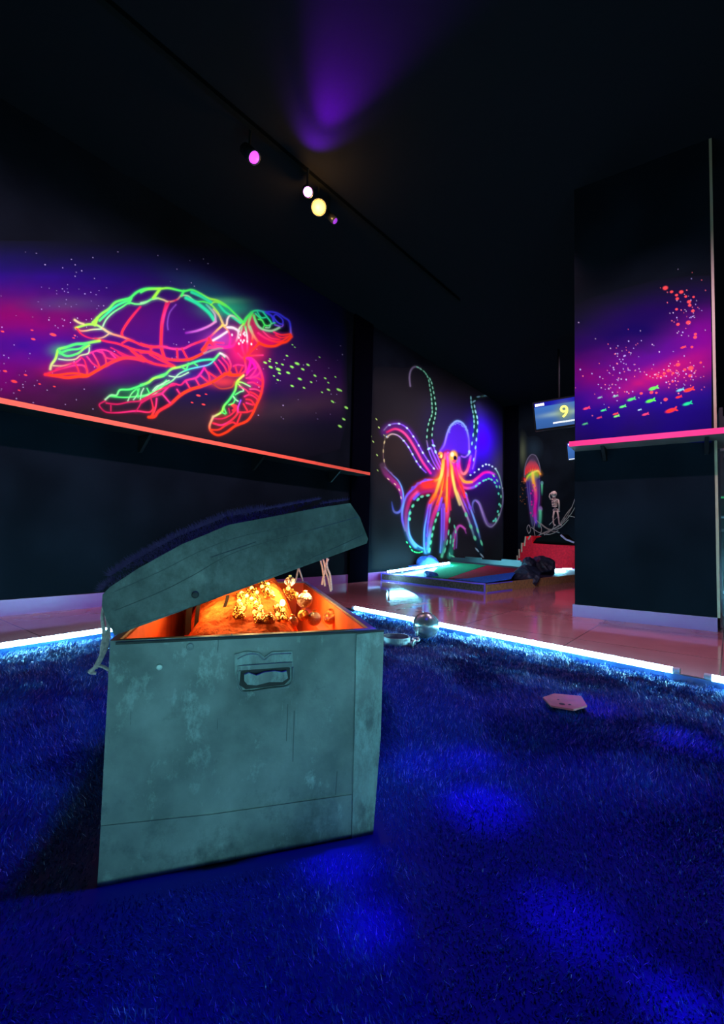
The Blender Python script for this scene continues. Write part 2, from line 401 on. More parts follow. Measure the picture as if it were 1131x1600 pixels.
    @staticmethod
    def inside(p, X, Y, soft=0.0):
        ins = np.zeros(X.shape, bool); best = np.full(X.shape, 1e9); n = len(p)
        for i in range(n):
            a, b = p[i], p[(i+1) % n]; d = b-a
            c = ((a[1] > Y) != (b[1] > Y)) & (X < (b[0]-a[0])*(Y-a[1])/((b[1]-a[1]) if b[1] != a[1] else 1e-9)+a[0]); ins ^= c
            if soft:
                t = np.clip(((X-a[0])*d[0]+(Y-a[1])*d[1])/max(d@d, 1e-9), 0, 1); best = np.minimum(best, np.hypot(X-a[0]-t*d[0], Y-a[1]-t*d[1]))
        if not soft: return ins
        sd = np.where(ins, best, -best); return np.clip(0.5+sd/(2*soft), 0, 1)
    def mesh(s, name, where, mask=None, parent=None, gain=0.9, mtl=None, cut=False):
        """where(px,py)->points on the wall (vectorised)"""
        Pt = where(s.X.ravel(), s.Y.ravel()); idx = np.arange(s.nx*s.ny).reshape(s.ny, s.nx)
        q = np.stack([idx[:-1, :-1], idx[1:, :-1], idx[1:, 1:], idx[:-1, 1:]], -1)
        if cut:
            far_ = np.abs(s.C*gain-np.array(WALLC)).max(-1) > 0.0012; mask = far_ if mask is None else mask & far_
        if mask is not None: q = q[mask[:-1, :-1] & mask[1:, 1:]]
        q = q.reshape(-1, 4)
        if len(q) == 0: return None
        used = np.unique(q); rem = np.zeros(s.nx*s.ny, np.int64); rem[used] = np.arange(len(used)); q = rem[q]
        me = bpy.data.meshes.new(name); me.vertices.add(len(used)); me.vertices.foreach_set('co', Pt[used].ravel().astype(np.float32))
        me.loops.add(q.size); me.loops.foreach_set('vertex_index', q.ravel().astype(np.int32))
        me.polygons.add(len(q)); me.polygons.foreach_set('loop_start', (np.arange(len(q))*4).astype(np.int32)); me.update(calc_edges=True)
        ca = me.color_attributes.new('paint', 'FLOAT_COLOR', 'POINT')
        c = np.ones((len(used), 4)); c[:, :3] = np.clip(s.C.reshape(-1, 3)[used]*gain, 0, 0.92)
        ca.data.foreach_set('color', c.ravel().astype(np.float32))
        return link(name, me, mtl or M_PAINT, parent)
def paint_material():
    m = bpy.data.materials.new('fluorescent wall paint'); m.use_nodes = True; nt = m.node_tree; b = nt.nodes['Principled BSDF']
    at = nt.nodes.new('ShaderNodeVertexColor'); at.layer_name = 'paint'; nt.links.new(at.outputs['Color'], b.inputs['Base Color'])
    b.inputs['Roughness'].default_value = 0.65; b.inputs['Specular IOR Level'].default_value = 0.02
    return m
M_PAINT = paint_material()
def wall_mapper(p0, n):
    def f(px, py):
        d = np.array(FWD)[None]+np.array(RGT)[None]*((px-565.5)/FOC)[:, None]-np.array(UPV)[None]*((py-800)/FOC)[:, None]
        t = np.dot(np.array(p0-EYEP), np.array(n))/(d@np.array(n)); return np.array(EYEP)[None]+d*t[:, None]
    return f
WALLC = (0.0038, 0.0055, 0.0085)

# ---- the turtle painting on the left wall
tp = Painting(-40, 370, 544, 735, 0.8)
X, Y = tp.X, tp.Y
def nz(s, sd, st=1.0): return value_noise(X*st, Y, s, sd)*0.55+value_noise(X*st, Y, s*2.3, sd+1)*0.3+value_noise(X*st, Y, s*5, sd+2)*0.15
base = np.zeros(X.shape+(3,)); base[:] = WALLC
def wash(cx, cy, rx, ry, col, a, rot=0, ns=0.02, sd=1, st=0.6):
    global base
    c, n = math.cos(rot), math.sin(rot); dx, dy = X-cx, Y-cy
    q = ((dx*c+dy*n)/rx)**2+((-dx*n+dy*c)/ry)**2
    w = np.clip(a*np.exp(-q)*(0.35+1.3*nz(ns, sd, st)), 0, 1)[..., None]; base = base*(1-w)+np.array(lin(col))*w
wash(60, 460, 330, 70, (28, 10, 110), 1.0, 0.15, sd=3)
wash(200, 500, 260, 90, (25, 5, 80), 0.9, 0.2, sd=5)
wash(20, 505, 170, 42, (112, 0, 76), 1.0, 0.0, sd=7)
wash(-10, 590, 120, 45, (100, 0, 90), 0.9, 0.1, sd=9)
wash(90, 560, 130, 25, (100, 5, 110), 0.7, 0.1, sd=11)
wash(60, 540, 120, 26, (40, 5, 110), 0.8, 0.0, sd=13)
wash(300, 520, 90, 60, (66, 8, 96), 0.85, 0, sd=15)
wash(345, 470, 70, 22, (20, 70, 90), 0.8, 0.5, sd=17)
wash(470, 580, 110, 40, (60, 20, 75), 0.75, 0.4, sd=19)
wash(430, 640, 150, 18, (70, 50, 50), 0.5, -0.15, sd=21)
wash(240, 655, 190, 30, (48, 34, 34), 0.6, 0.15, sd=23)
wash(110, 475, 60, 10, (60, 60, 90), 0.5, 0, sd=25)
edge = np.clip((X+40)/6, 0, 1)*np.clip((544-X)/12, 0, 1)*np.clip((Y-372)/60, 0, 1)
base = base*edge[..., None]+np.array(WALLC)*(1-edge[..., None])
tp.C = base
tp.A[:] = 0
rr = random.Random(4)
for _ in range(150):      # white flecks
    x, y = rr.choice([(rr.gauss(110, 30), rr.gauss(465, 30)), (rr.uniform(-20, 330), rr.uniform(390, 560)), (rr.uniform(-30, 150), rr.uniform(560, 640)), (rr.uniform(380, 540), rr.uniform(540, 660))])
    tp.blob(x, y, rr.uniform(.5, 1.1), rr.uniform(.5, .9), (200, 190, 220), rr.uniform(.2, .8), raw=True, hard=True)
for x, y, r in [(83, 523, 4.5), (117, 524, 1.6), (115, 528, 2), (52, 530, 3), (50, 516, 2), (4, 518, 2.5), (22, 596, 4.5), (8, 580, 3), (40, 586, 2.5), (85, 604, 2), (310, 618, 3), (318, 632, 2.5), (300, 629, 1.8), (322, 616, 1.8), (30, 610, 2), (62, 600, 2)]:
    tp.blob(x, y, r, r*.42, (255, 70, 60), 1, 0.25, raw=True, hard=True)
for a, b, r in [(725, 742, 3), (772, 725, 2.4), (780, 703, 1.8), (785, 790, 3.6), (848, 745, 2.2), (868, 815, 4.4), (880, 858, 2.8), (820, 885, 2), (862, 930, 2.4), (912, 762, 2.4), (962, 667, 2.4), (975, 852, 3.4), (1015, 787, 3.4), (1072, 752, 4.2), (1102, 920, 3.6), (1018, 995, 3), (1048, 575, 1.6), (1022, 548, 1.6)]:
    tp.blob(310+a/6.956, 460+b/6.956, r*.85, r*.42, (150, 255, 95), 1, 0.4, raw=True, hard=True)
for x, y, r in [(473, 577, 2.6), (481, 570, 2.6), (492, 587, 2.4), (486, 597, 2), (475, 606, 2), (508, 591, 2), (513, 609, 2.6), (519, 627, 2), (529, 609, 3.2), (532, 610, 2.4), (541, 637, 3), (531, 666, 3), (537, 655, 2.6), (513, 598, 1.6), (524, 589, 1.6), (503, 613, 1.6), (520, 628, 2.2), (499, 558, 1.4)]:
    tp.blob(x, y, r, r*.5, (160, 250, 100), 1, 0.5, raw=True, hard=True)
S = tp.stroke
# glow of sprayed paint behind the lines
for x, y, rx, ry, c, a in [(300, 510, 60, 34, (52, 5, 92), .7), (355, 482, 30, 12, (40, 225, 140), .5), (348, 530, 26, 14, (200, 90, 200), .45), (376, 545, 20, 26, (235, 30, 100), .85), (400, 545, 16, 20, (225, 40, 60), .6), (400, 590, 12, 16, (210, 20, 130), .7), (108, 580, 40, 14, (190, 25, 40), .45), (180, 560, 50, 10, (150, 20, 50), .4), (348, 596, 22, 8, (255, 70, 30), .5), (95, 548, 14, 8, (60, 200, 70), .4), (210, 612, 30, 8, (20, 130, 60), .5), (395, 625, 14, 20, (150, 30, 30), .4), (345, 655, 14, 12, (170, 50, 30), .3), (300, 590, 40, 9, (40, 40, 120), .4), (350, 470, 30, 5, (120, 255, 150), .25)]:
    tp.blob(x, y, rx, ry, c, a, raw=True)
tp.frame(60, 430, 5.655)
for pts, c, w in [
 ([(480, 420), (510, 390), (560, 340), (620, 300), (680, 240), (760, 215), (810, 200), (870, 150), (950, 120), (1080, 118)], 'l g g', 1.7),
 ([(570, 450), (600, 390), (660, 330), (740, 280), (800, 245), (860, 255), (930, 250), (1000, 215), (1060, 205)], 'pg g pg', 1.1),
 ([(800, 245), (820, 200)], 'g', 1.8), ([(1020, 200), (1065, 130)], 'l', 1.8), ([(500, 440), (520, 380)], 'l', 1.8), ([(540, 400), (600, 345), (690, 270), (790, 225)], 'g t g', 1.6),
 ([(330, 465), (380, 450), (440, 435), (510, 440), (560, 465), (610, 500), (640, 515)], 'l l pg', 1.4),
 ([(330, 465), (370, 490), (420, 490), (480, 480), (560, 475)], 'r tn pg', 1.0), ([(340, 470), (380, 520), (440, 550), (500, 560), (570, 550), (620, 520)], 'r c tn', .9), ([(320, 395), (360, 420), (400, 432)], 'tn', 1.5),
 ([(560, 465), (640, 515), (740, 545), (830, 580), (920, 620), (1000, 635), (1131, 635)], 'tn r r', 1.3),
 ([(500, 560), (600, 585), (700, 605), (780, 635), (860, 660), (960, 680), (1040, 700), (1131, 750)], 'c r r', 1.4),
 ([(740, 600), (790, 575), (830, 580)], 'r', 1.1), ([(995, 635), (995, 690)], 'r', 1.2),
 ([(900, 280), (840, 350), (780, 430), (740, 500), (740, 530)], 'c r r', 1.5), ([(1131, 240), (1110, 320), (1090, 420), (1085, 560), (1085, 640), (1110, 720)], 'c r r', 1.7),
 ([(780, 635), (860, 690), (920, 745), (980, 770), (1060, 790), (1131, 805)], 'r', 1.1), ([(860, 690), (950, 750), (1000, 770)], 'r', 1.0),
 ([(540, 580), (480, 590), (410, 605), (330, 610), (250, 635), (180, 655), (165, 690), (150, 740), (115, 790), (105, 830)], 'l g g l tn', 1.7),
 ([(60, 878), (150, 890), (250, 905), (350, 895), (430, 890), (520, 840), (600, 795), (680, 755), (760, 730), (850, 735), (930, 755)], 'r o o o r', 2.1),
 ([(60, 878), (130, 850), (230, 820), (330, 795), (400, 800), (430, 840), (425, 890)], 'r c p o', 1.1), ([(100, 885), (180, 880), (260, 870), (340, 868), (430, 885)], 'o', 1.3),
 ([(180, 655), (200, 690), (260, 715), (350, 690), (400, 650), (450, 620)], 'g g l', 1.3), ([(190, 690), (270, 660), (360, 650), (430, 610)], 'g', 1.2), ([(180, 740), (260, 750), (330, 740), (370, 710), (440, 690), (450, 640)], 'pg tn pg', .9),
 ([(450, 690), (520, 665), (580, 660), (650, 685), (720, 730)], 'p p r', .9), ([(520, 670), (570, 690), (600, 730), (700, 745)], 'p r', .9), ([(480, 690), (520, 760), (540, 810)], 'p o', .9), ([(370, 720), (410, 760), (430, 850)], 'c r', .9), ([(320, 770), (350, 830), (360, 880)], 'r', .9), ([(430, 720), (480, 780), (540, 820)], 'p r', .9), ([(560, 670), (590, 720), (600, 790)], 'p o', .9), ([(640, 690), (680, 730)], 'p', .9), ([(700, 680), (760, 715), (860, 735)], 'c r', .9), ([(640, 640), (740, 690), (830, 730)], 'c', .9),
 ([(150, 830), (250, 790), (330, 770), (370, 740)], 'c p', .9), ([(130, 800), (220, 800), (300, 780)], 'tn c', .8), ([(600, 800), (700, 740), (800, 725), (900, 745)], 'r', 1.3), ([(820, 670), (880, 720), (930, 760)], 'r', 1.0),
 ([(590, 1100), (640, 1060), (690, 1060), (720, 1015), (800, 1010), (880, 985), (970, 950), (1020, 910), (1131, 870)], 'pg g g g', 1.3), ([(640, 1070), (760, 1080), (870, 1070), (960, 1055), (1060, 1000), (1131, 930)], 'g', 1.0),
 ([(790, 1110), (820, 1050), (860, 1010)], 'pg g', .8), ([(840, 1100), (870, 1060), (890, 1000)], 'pg g', .8), ([(880, 1080), (880, 1030), (870, 1000)], 'g', .8), ([(900, 1100), (910, 1040), (930, 1000)], 'pg', .8), ([(1010, 1020), (1050, 980), (1131, 960)], 'pg', .8), ([(960, 1000), (980, 1040)], 'g', .8),
 ([(590, 1110), (540, 1140), (550, 1170), (600, 1210), (700, 1215), (860, 1200), (980, 1210), (1020, 1170)], 'c c p r', 1.0), ([(600, 1130), (700, 1140), (800, 1120), (900, 1110), (1000, 1060), (1090, 1040), (1131, 1000)], 'c', 1.0), ([(640, 1150), (640, 1200)], 'c', .8), ([(910, 1120), (890, 1160), (860, 1205)], 'c', .8)]:
    S(pts, c, w)
tp.frame(220, 430, 5.655)
for pts, c, w in [
 ([(0, 150), (60, 125), (170, 120), (250, 115), (370, 140), (450, 130), (520, 160), (600, 205), (680, 225), (750, 265), (820, 330), (900, 410)], 'g l g g l g g', 1.6),
 ([(0, 245), (60, 230), (120, 200), (190, 215), (250, 235), (320, 215), (360, 180), (420, 185), (480, 230), (560, 235), (620, 260), (680, 330), (720, 420)], 'pg g tn c pg g g l y', 1.2),
 ([(110, 200), (165, 130)], 'l', 1.8), ([(360, 180), (380, 140)], 'g', 1.9), ([(620, 260), (640, 240), (680, 240), (760, 280)], 'l g', 1.3), ([(640, 300), (700, 370), (730, 430)], 'tn', 1.0), ([(400, 200), (500, 250), (600, 330), (650, 400)], 't', 2.6), ([(450, 150), (540, 190), (620, 240)], 't', 2.2), ([(690, 260), (740, 320), (800, 360), (880, 420)], 't', 1.8),
 ([(250, 240), (215, 320), (190, 430), (180, 560), (185, 650), (205, 720)], 'c p r r r', 1.6), ([(310, 260), (255, 330), (235, 420), (240, 480)], (110, 60, 150) and [(110, 60, 150)], 1.0),
 ([(400, 510), (500, 490), (600, 450), (660, 410)], [(120, 30, 140), (200, 110, 190), (220, 150, 180)], 1.6), ([(660, 410), (650, 340), (580, 260)], [(200, 160, 190), (60, 200, 150)], 1.4),
 ([(0, 605), (90, 630), (190, 630), (280, 650), (370, 650), (450, 615), (540, 580), (600, 555), (680, 480), (720, 445)], 'r r p p r p y', 1.3),
 ([(0, 680), (80, 680), (140, 700), (210, 735), (310, 750), (420, 745), (500, 715), (560, 680), (600, 640), (720, 640), (800, 630)], 'r r r o o p p', 1.8), ([(545, 660), (570, 630), (600, 590), (640, 610)], 'o r', 2.4),
 ([(90, 630), (90, 675)], 'r', 1.2), ([(320, 655), (325, 745)], 'r', 1.2), ([(365, 650), (410, 735)], 'r', 1.2),
 ([(0, 710), (60, 760), (140, 790), (280, 805)], 'r', 1.2), ([(140, 700), (220, 760), (290, 800)], 'r', 1.1), ([(80, 700), (170, 750), (300, 805)], 'r', 1.0),
 ([(720, 440), (755, 440), (765, 390), (785, 360), (820, 362), (870, 400), (900, 420)], 'y w pg g', 1.3), ([(760, 460), (810, 460), (860, 490)], 'w', 1.2), ([(720, 440), (770, 490), (790, 560), (780, 620)], 'y p m', 1.1), ([(600, 555), (650, 590), (730, 600)], 'r p', 1.3), ([(640, 575), (700, 540), (760, 500)], 'w', 1.6),
 ([(0, 970), (60, 950), (120, 910), (200, 890), (270, 830), (350, 810), (430, 785), (520, 755), (600, 745), (650, 740), (700, 690), (740, 720)], 'g l g l g t g pg', 1.4),
 ([(0, 1080), (60, 1060), (130, 1040), (200, 975), (280, 930), (340, 870), (430, 830), (520, 810), (600, 790), (650, 750)], 'g pg g pg t lb t', .9), ([(120, 1020), (170, 970), (250, 930)], 'pg', .8), ([(250, 890), (330, 900), (420, 860)], 'pg', .8), ([(360, 810), (400, 830), (420, 780)], 'g', .9), ([(460, 770), (500, 800)], 'g', .8),
 ([(0, 1130), (90, 1080), (180, 1050), (210, 1020), (280, 960), (350, 970), (400, 930), (480, 910), (520, 880), (560, 820)], 'c c p c p m', 1.1), ([(0, 1110), (100, 1050), (200, 1000), (300, 970)], 'c', 1.2),
 ([(70, 1255), (120, 1250), (160, 1200), (260, 1140), (350, 1060), (440, 1010), (540, 980), (640, 940), (720, 890), (790, 860)], 'o r o o o o', 2.0), ([(740, 870), (820, 880), (890, 880)], 'o', 1.8),
 ([(90, 1090), (105, 1150), (110, 1200), (90, 1250)], 'c o', 1.0), ([(140, 1090), (130, 1170), (100, 1250)], 'p o', 1.0), ([(190, 1050), (260, 1130)], 'p', .9), ([(320, 1010), (350, 1055)], 'p r', .9), ([(400, 940), (435, 1000)], 'p r', .9), ([(480, 910), (520, 980)], 'p r', .9), ([(520, 880), (590, 940)], 'p r', .9), ([(560, 820), (600, 880), (610, 940)], 'p r', 1.0), ([(600, 860), (665, 905)], 'r', 1.0), ([(650, 770), (690, 830), (720, 880)], 'p r', 1.0), ([(690, 750), (740, 810), (760, 860)], 'p r', 1.0), ([(720, 730), (770, 790), (780, 830)], 'p r', .9),
 ([(700, 690), (760, 720), (795, 790), (780, 850)], 'w p o', 1.1), ([(630, 950), (700, 1000), (800, 990), (830, 940)], [(150, 50, 30), (170, 70, 40)], 1.0), ([(560, 690), (640, 660), (720, 640)], [(140, 130, 120)], 1.4)]:
    S(pts, c, w)
tp.frame(310, 460, 6.956)
tp.poly([(490, 320), (560, 230), (620, 230), (660, 380), (760, 420), (900, 480), (860, 540), (740, 550), (650, 530), (560, 630), (530, 660), (490, 690), (420, 640), (380, 580), (430, 500)], (215, 25, 80), .62, 2.5)
tp.poly([(620, 250), (700, 190), (800, 200), (900, 260), (960, 320), (980, 410), (860, 400), (760, 390), (680, 360)], (3, 4, 10), .85, 1.5)
tp.poly([(620, 400), (660, 430), (760, 470), (900, 500), (800, 540), (700, 540), (660, 520)], (205, 10, 85), .8, 1.5)
for pts, c, w in [
 ([(510, 690), (580, 700), (640, 760), (680, 850), (700, 950), (680, 1080), (630, 1200), (580, 1310), (520, 1380), (400, 1430), (300, 1500), (210, 1530), (140, 1490), (120, 1430), (160, 1330)], 'm p r o o o o o tn', 1.6),
 ([(490, 880), (420, 950), (400, 1040), (340, 1140), (280, 1210), (250, 1280), (160, 1330)], 'y l g g l tn', 1.4),
 ([(160, 1400), (250, 1420), (340, 1380), (420, 1300), (420, 1220), (360, 1200)], 'r p r r r', 1.2), ([(130, 1470), (220, 1470), (300, 1420), (370, 1390), (410, 1410)], 'o r', 1.1), ([(430, 1280), (520, 1280), (590, 1260)], 'r', 1.0), ([(460, 1300), (440, 1350), (420, 1400)], 'r', 1.0), ([(170, 1350), (260, 1350), (350, 1310), (410, 1250)], 'c r', .9), ([(370, 1200), (400, 1240), (380, 1260)], 'r', 1.8),
 ([(430, 950), (480, 960), (560, 1000)], 'l pg', .9), ([(520, 910), (620, 900), (690, 940)], 'p r', .9), ([(540, 960), (600, 960), (670, 1000)], 'p r', .9), ([(560, 1030), (620, 1030), (685, 1060)], 'pk r', .9), ([(500, 1110), (560, 1090), (630, 1130), (640, 1160)], 'p r', .9), ([(520, 1140), (570, 1150), (610, 1200)], 'r', .9), ([(520, 1180), (590, 1200)], 'p r', .9), ([(380, 1110), (400, 1140), (430, 1160)], 'pg', 1.0), ([(430, 970), (490, 1040), (450, 1060), (400, 1090)], 'l pg g', .9), ([(400, 1130), (380, 1180), (330, 1200)], 'g', .8), ([(460, 1150), (430, 1230), (430, 1280)], 'v p', .9), ([(490, 1190), (530, 1260)], 'r', .9), ([(250, 1280), (290, 1300)], 'g', .8), ([(280, 1240), (300, 1290)], 'g', .8), ([(600, 800), (560, 830), (520, 880)], 'm p', .9), ([(640, 780), (610, 840), (560, 900)], 'p', .9), ([(670, 840), (640, 880), (560, 910)], 'p', .9), ([(330, 1240), (340, 1290)], 'c', .8), ([(570, 700), (560, 760), (530, 850)], 'm', 2.0), ([(540, 690), (600, 750), (620, 800)], 'm', 2.0), ([(560, 1060), (610, 1080), (660, 1120)], 'r', .9), ([(450, 1000), (520, 1040), (560, 1090)], 'pk r', .9),
 ([(580, 200), (520, 260), (490, 320)], 'g', 2.2), ([(580, 200), (545, 330), (600, 450), (660, 530)], 'g tn r', 1.6), ([(600, 230), (640, 330), (700, 380), (800, 395), (880, 360)], 'g pg pg pg', 1.6),
 ([(490, 310), (570, 200), (640, 175), (720, 190), (800, 190), (870, 210), (930, 250), (990, 300), (1005, 440)], 'g g t b b b b pv', 1.3),
 ([(660, 530), (740, 560), (830, 560), (900, 530), (960, 510), (1010, 460)], 'o', 2.0), ([(650, 420), (720, 470), (820, 510), (900, 510), (1005, 440)], 'p r o', 1.4), ([(820, 410), (900, 440), (1000, 430)], 'p r o', 1.3), ([(840, 440), (900, 470), (970, 455)], 'r', 1.0), ([(700, 400), (780, 470), (880, 490)], 'pk r', 1.0),
 ([(820, 230), (850, 220), (910, 270), (915, 320), (870, 310), (825, 260), (820, 230)], 'b', 1.0), ([(740, 200), (800, 240), (820, 300)], 'b', 1.6), ([(830, 330), (900, 350), (920, 330)], 'v', .9),
 ([(700, 190), (740, 240), (790, 310), (760, 340), (720, 330), (690, 280), (620, 210)], 't t g g t', 1.1), ([(730, 360), (770, 360), (790, 320), (830, 310)], 'pg t', 1.0), ([(640, 190), (680, 250), (730, 250)], 't', 1.0), ([(690, 280), (650, 270)], 'g', .9), ([(720, 330), (700, 370)], 'g', .9),
 ([(490, 320), (440, 380), (430, 450), (400, 530), (350, 570), (200, 560), (110, 490)], 'l w p m p r', 1.3), ([(320, 360), (390, 370), (440, 400)], 'w', 1.6), ([(660, 530), (580, 610), (530, 660)], 'o r', 1.6), ([(510, 350), (530, 480), (530, 650)], 'g w p r', 1.3), ([(560, 350), (590, 450), (560, 600), (540, 650)], 'pg r r', 1.4), ([(470, 360), (460, 450), (480, 600), (510, 680)], 'pg p p r', 1.4), ([(430, 640), (480, 690), (540, 670), (700, 660)], 'p o p', 1.0),
 ([(500, 690), (510, 750), (510, 830), (430, 880), (330, 880)], 'o p o o', 1.3), ([(380, 780), (430, 765), (490, 775)], 'p', .9), ([(400, 780), (420, 850)], 'r', .9), ([(480, 790), (450, 850)], 'r', .9)]:
    S(pts, c, w)
for a, b in [(440, 470), (490, 430), (505, 445), (495, 500), (530, 510), (440, 535), (575, 540), (455, 440), (480, 520), (500, 415), (460, 500), (365, 440)]:
    tp.blob(a, b, 9, 13, 'w', 1, hard=True)
mur = empty('turtle_mural', on_wall(260, 640), 'neon sea turtle painted over a purple starry cloud on the black left wall', 'mural')
fm = wall_mapper(W0+V*0.003, V); fm2 = wall_mapper(W0+V*0.005, V)
shelf_line = 625+0.199*X
tp.mesh('cloud', fm, mask=(Y < shelf_line+12), parent=mur, cut=True)
def region(pt, x0, y0, sc, grow=0):
    p = np.array([(x0+a/sc, y0+b/sc) for a, b in pt], float); return Painting.inside(p, pt_grid[0], pt_grid[1])
pt_grid = (X, Y); taken = np.zeros(X.shape, bool)
ttl = empty('sea_turtle', (0, 0, 0)); ttl.parent = mur; ttl.location = (0, 0, 0)
for nm, pts, fr in [
 ('head', [(480, 320), (560, 190), (640, 160), (800, 170), (930, 235), (1010, 290), (1025, 470), (960, 530), (830, 580), (700, 570), (580, 640), (530, 680), (440, 640), (400, 560), (425, 440)], (310, 460, 6.956)),
 ('front_flipper', [(490, 680), (580, 685), (660, 760), (710, 900), (715, 980), (690, 1100), (600, 1310), (530, 1400), (410, 1450), (300, 1520), (210, 1550), (125, 1510), (100, 1430), (150, 1320), (240, 1270), (280, 1190), (390, 1030), (410, 940), (500, 840)], (310, 460, 6.956)),
 ('front_flipper', [(-140, 1090), (-70, 1040), (60, 925), (200, 870), (340, 795), (520, 735), (640, 725), (700, 670), (790, 730), (900, 800), (920, 880), (720, 910), (540, 1000), (360, 1075), (170, 1215), (120, 1270), (50, 1270), (-60, 1230), (-280, 1235), (-390, 1150), (-310, 1090)], (220, 430, 5.655)),
 ('rear_flipper', [(520, 565), (400, 590), (240, 620), (150, 650), (90, 790), (40, 880), (150, 910), (250, 925), (440, 910), (620, 805), (760, 750), (930, 775), (980, 770), (860, 690), (760, 640), (620, 590)], (60, 430, 5.655)),
 ('shell', [(310, 380), (480, 410), (600, 300), (680, 225), (800, 190), (950, 100), (1150, 95), (1280, 120), (1400, 115), (1560, 200), (1700, 240), (1810, 370), (1840, 480), (1720, 640), (1520, 720), (1350, 770), (1150, 820), (980, 780), (860, 680), (500, 570), (330, 500)], (60, 430, 5.655))]:
    k = region(pts, *fr) & ~taken; taken |= k; tp.mesh(nm, fm2, mask=k, parent=ttl)

# ---- the octopus painting further along the same wall
op = Painting(576, 560, 800, 890, 0.7); X, Y = op.X, op.Y
op.C[:] = (0.0115, 0.011, 0.012); n_ = value_noise(X, Y, .03, 31); op.C *= (0.6+0.8*n_)[..., None]
fade = np.clip((X-577)/10, 0, 1)*np.clip((798-X)/12, 0, 1)*np.clip((Y-562)/40, 0, 1)
op.C = op.C*fade[..., None]+np.array(WALLC)*(1-fade[..., None])
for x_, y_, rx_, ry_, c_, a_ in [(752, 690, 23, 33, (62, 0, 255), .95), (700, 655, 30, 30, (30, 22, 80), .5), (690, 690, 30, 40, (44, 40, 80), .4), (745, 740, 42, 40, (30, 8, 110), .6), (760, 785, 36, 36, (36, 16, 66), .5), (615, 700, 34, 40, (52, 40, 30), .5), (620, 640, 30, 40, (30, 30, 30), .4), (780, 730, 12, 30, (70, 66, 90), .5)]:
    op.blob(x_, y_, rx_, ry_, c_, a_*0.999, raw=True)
DF, EF, FF, GF = (580, 560, 8.079), (660, 600, 7.54), (580, 720, 8.079), (670, 720, 8.079)
def cv(pts, fr): return [(fr[0]+a/fr[2], fr[1]+b/fr[2]) for a, b in pts]
arms = []        # (centreline, half width start, half width end) in image units, for the arm parts
def arm(fr, pts, cols, w, h=.15, hw=4, a=1.0, part=True):
    op.frame(*fr); op.stroke(pts, cols, w, a, h, hw)
    if part:
        ww = w if hasattr(w, '__len__') else (w, w); arms.append((np.array(cv(pts, fr)), ww[0]+1.6, ww[1]+1.6))
def line(fr, pts, cols, w=.8, h=.1, a=1.0): op.frame(*fr); op.stroke(pts, cols, w, a, h, 2.5)
def suck(fr, pts, col, r=1.0, l=1.6): op.frame(*fr); op.dots(pts, col, r, l)
for x, y, a in [(592, 668, 1), (588, 655, .9), (600, 680, .9), (583, 690, .9), (589, 711, .8), (577, 668, .7), (590, 735, .5), (579, 681, .8)]:
    op.frame(0, 0, 1); op.blob(x, y, 1.8, .8, (190, 235, 110), a, 0.9, raw=True, hard=True)
# upper left arm
A1 = [(492, 350), (482, 240), (500, 150), (550, 105), (620, 125), (690, 190), (740, 270), (765, 370), (780, 470), (795, 560), (798, 640), (790, 720), (765, 800), (740, 870), (735, 960), (735, 1040), (760, 1130), (800, 1230), (850, 1330), (880, 1400)]
arm(DF, A1, [(40, 36, 44), (14, 40, 30), (10, 36, 24), (20, 24, 30), (60, 30, 110)], (1.0, 6.5), .1)
line(DF, A1[:5], 'gy gy', 1.2)
line(DF, [(700, 1040), (730, 1180), (790, 1320), (840, 1400)], 'gy v v'); line(DF, [(770, 1030), (800, 1150), (850, 1270), (880, 1340)], 'v v'); line(DF, [(750, 1130), (820, 1290), (870, 1390)], 'v', 1.2)
suck(DF, [(585, 112), (625, 135), (665, 165), (690, 195), (710, 230), (727, 285), (735, 340), (745, 400), (755, 460), (760, 515), (765, 570), (767, 625), (770, 675), (760, 725), (738, 775), (722, 830), (708, 905), (702, 990)], (115, 210, 150), .9, 2.4)
suck(DF, [(742, 262), (762, 310), (775, 370), (787, 430), (800, 500), (810, 570), (818, 635), (812, 695), (802, 755), (787, 815), (773, 890), (767, 965)], (125, 215, 160), .9, 2.4)
suck(DF, [(727, 1140), (787, 1100), (812, 1180)], 'sb', 1.5, 2.6)
# big left arm and its curled tip
arm(DF, [(790, 1450), (690, 1330), (600, 1170), (520, 1020), (440, 915), (340, 860), (240, 870), (180, 920)], [(60, 20, 110), (62, 26, 100), (70, 30, 90)], (6.5, 7.5), .1)
line(DF, [(750, 1450), (650, 1310), (560, 1150), (480, 1020), (400, 930), (300, 890), (200, 930)], 'm pk pk pk c', 1.3, .35)
E1 = [(160, 905), (230, 840), (350, 825), (450, 880), (530, 985), (600, 1100), (650, 1190), (720, 1300), (790, 1390)]; line(DF, E1, 'gy v v v', .9); suck(DF, E1[1:], (180, 215, 225), 1.3, 1.9)
E2 = [(200, 990), (260, 955), (340, 975), (410, 1040), (470, 1120), (520, 1210), (570, 1300), (620, 1370), (690, 1440)]; line(DF, E2, 'tn pv v v', .9); suck(DF, [E2[0]]+E2[3:8], (170, 215, 225), 1.2, 2.0)
line(DF, [(185, 960), (165, 1060), (150, 1180), (160, 1300), (200, 1400), (260, 1450)], [(90, 90, 60), (100, 80, 70), (120, 80, 110)], .6, .1)
suck(DF, [(205, 990), (165, 1060), (152, 1170), (162, 1290)], 'tn', .9, 2.6)
arm(FF, [(140, 60), (185, 160), (260, 240), (330, 310), (375, 390), (392, 470), (397, 550), (372, 625), (325, 655), (282, 630), (258, 520)], [(70, 50, 60), (130, 40, 100), (170, 40, 120), (110, 60, 170), (90, 100, 200), (50, 60, 100)], (4.5, .8), .1)
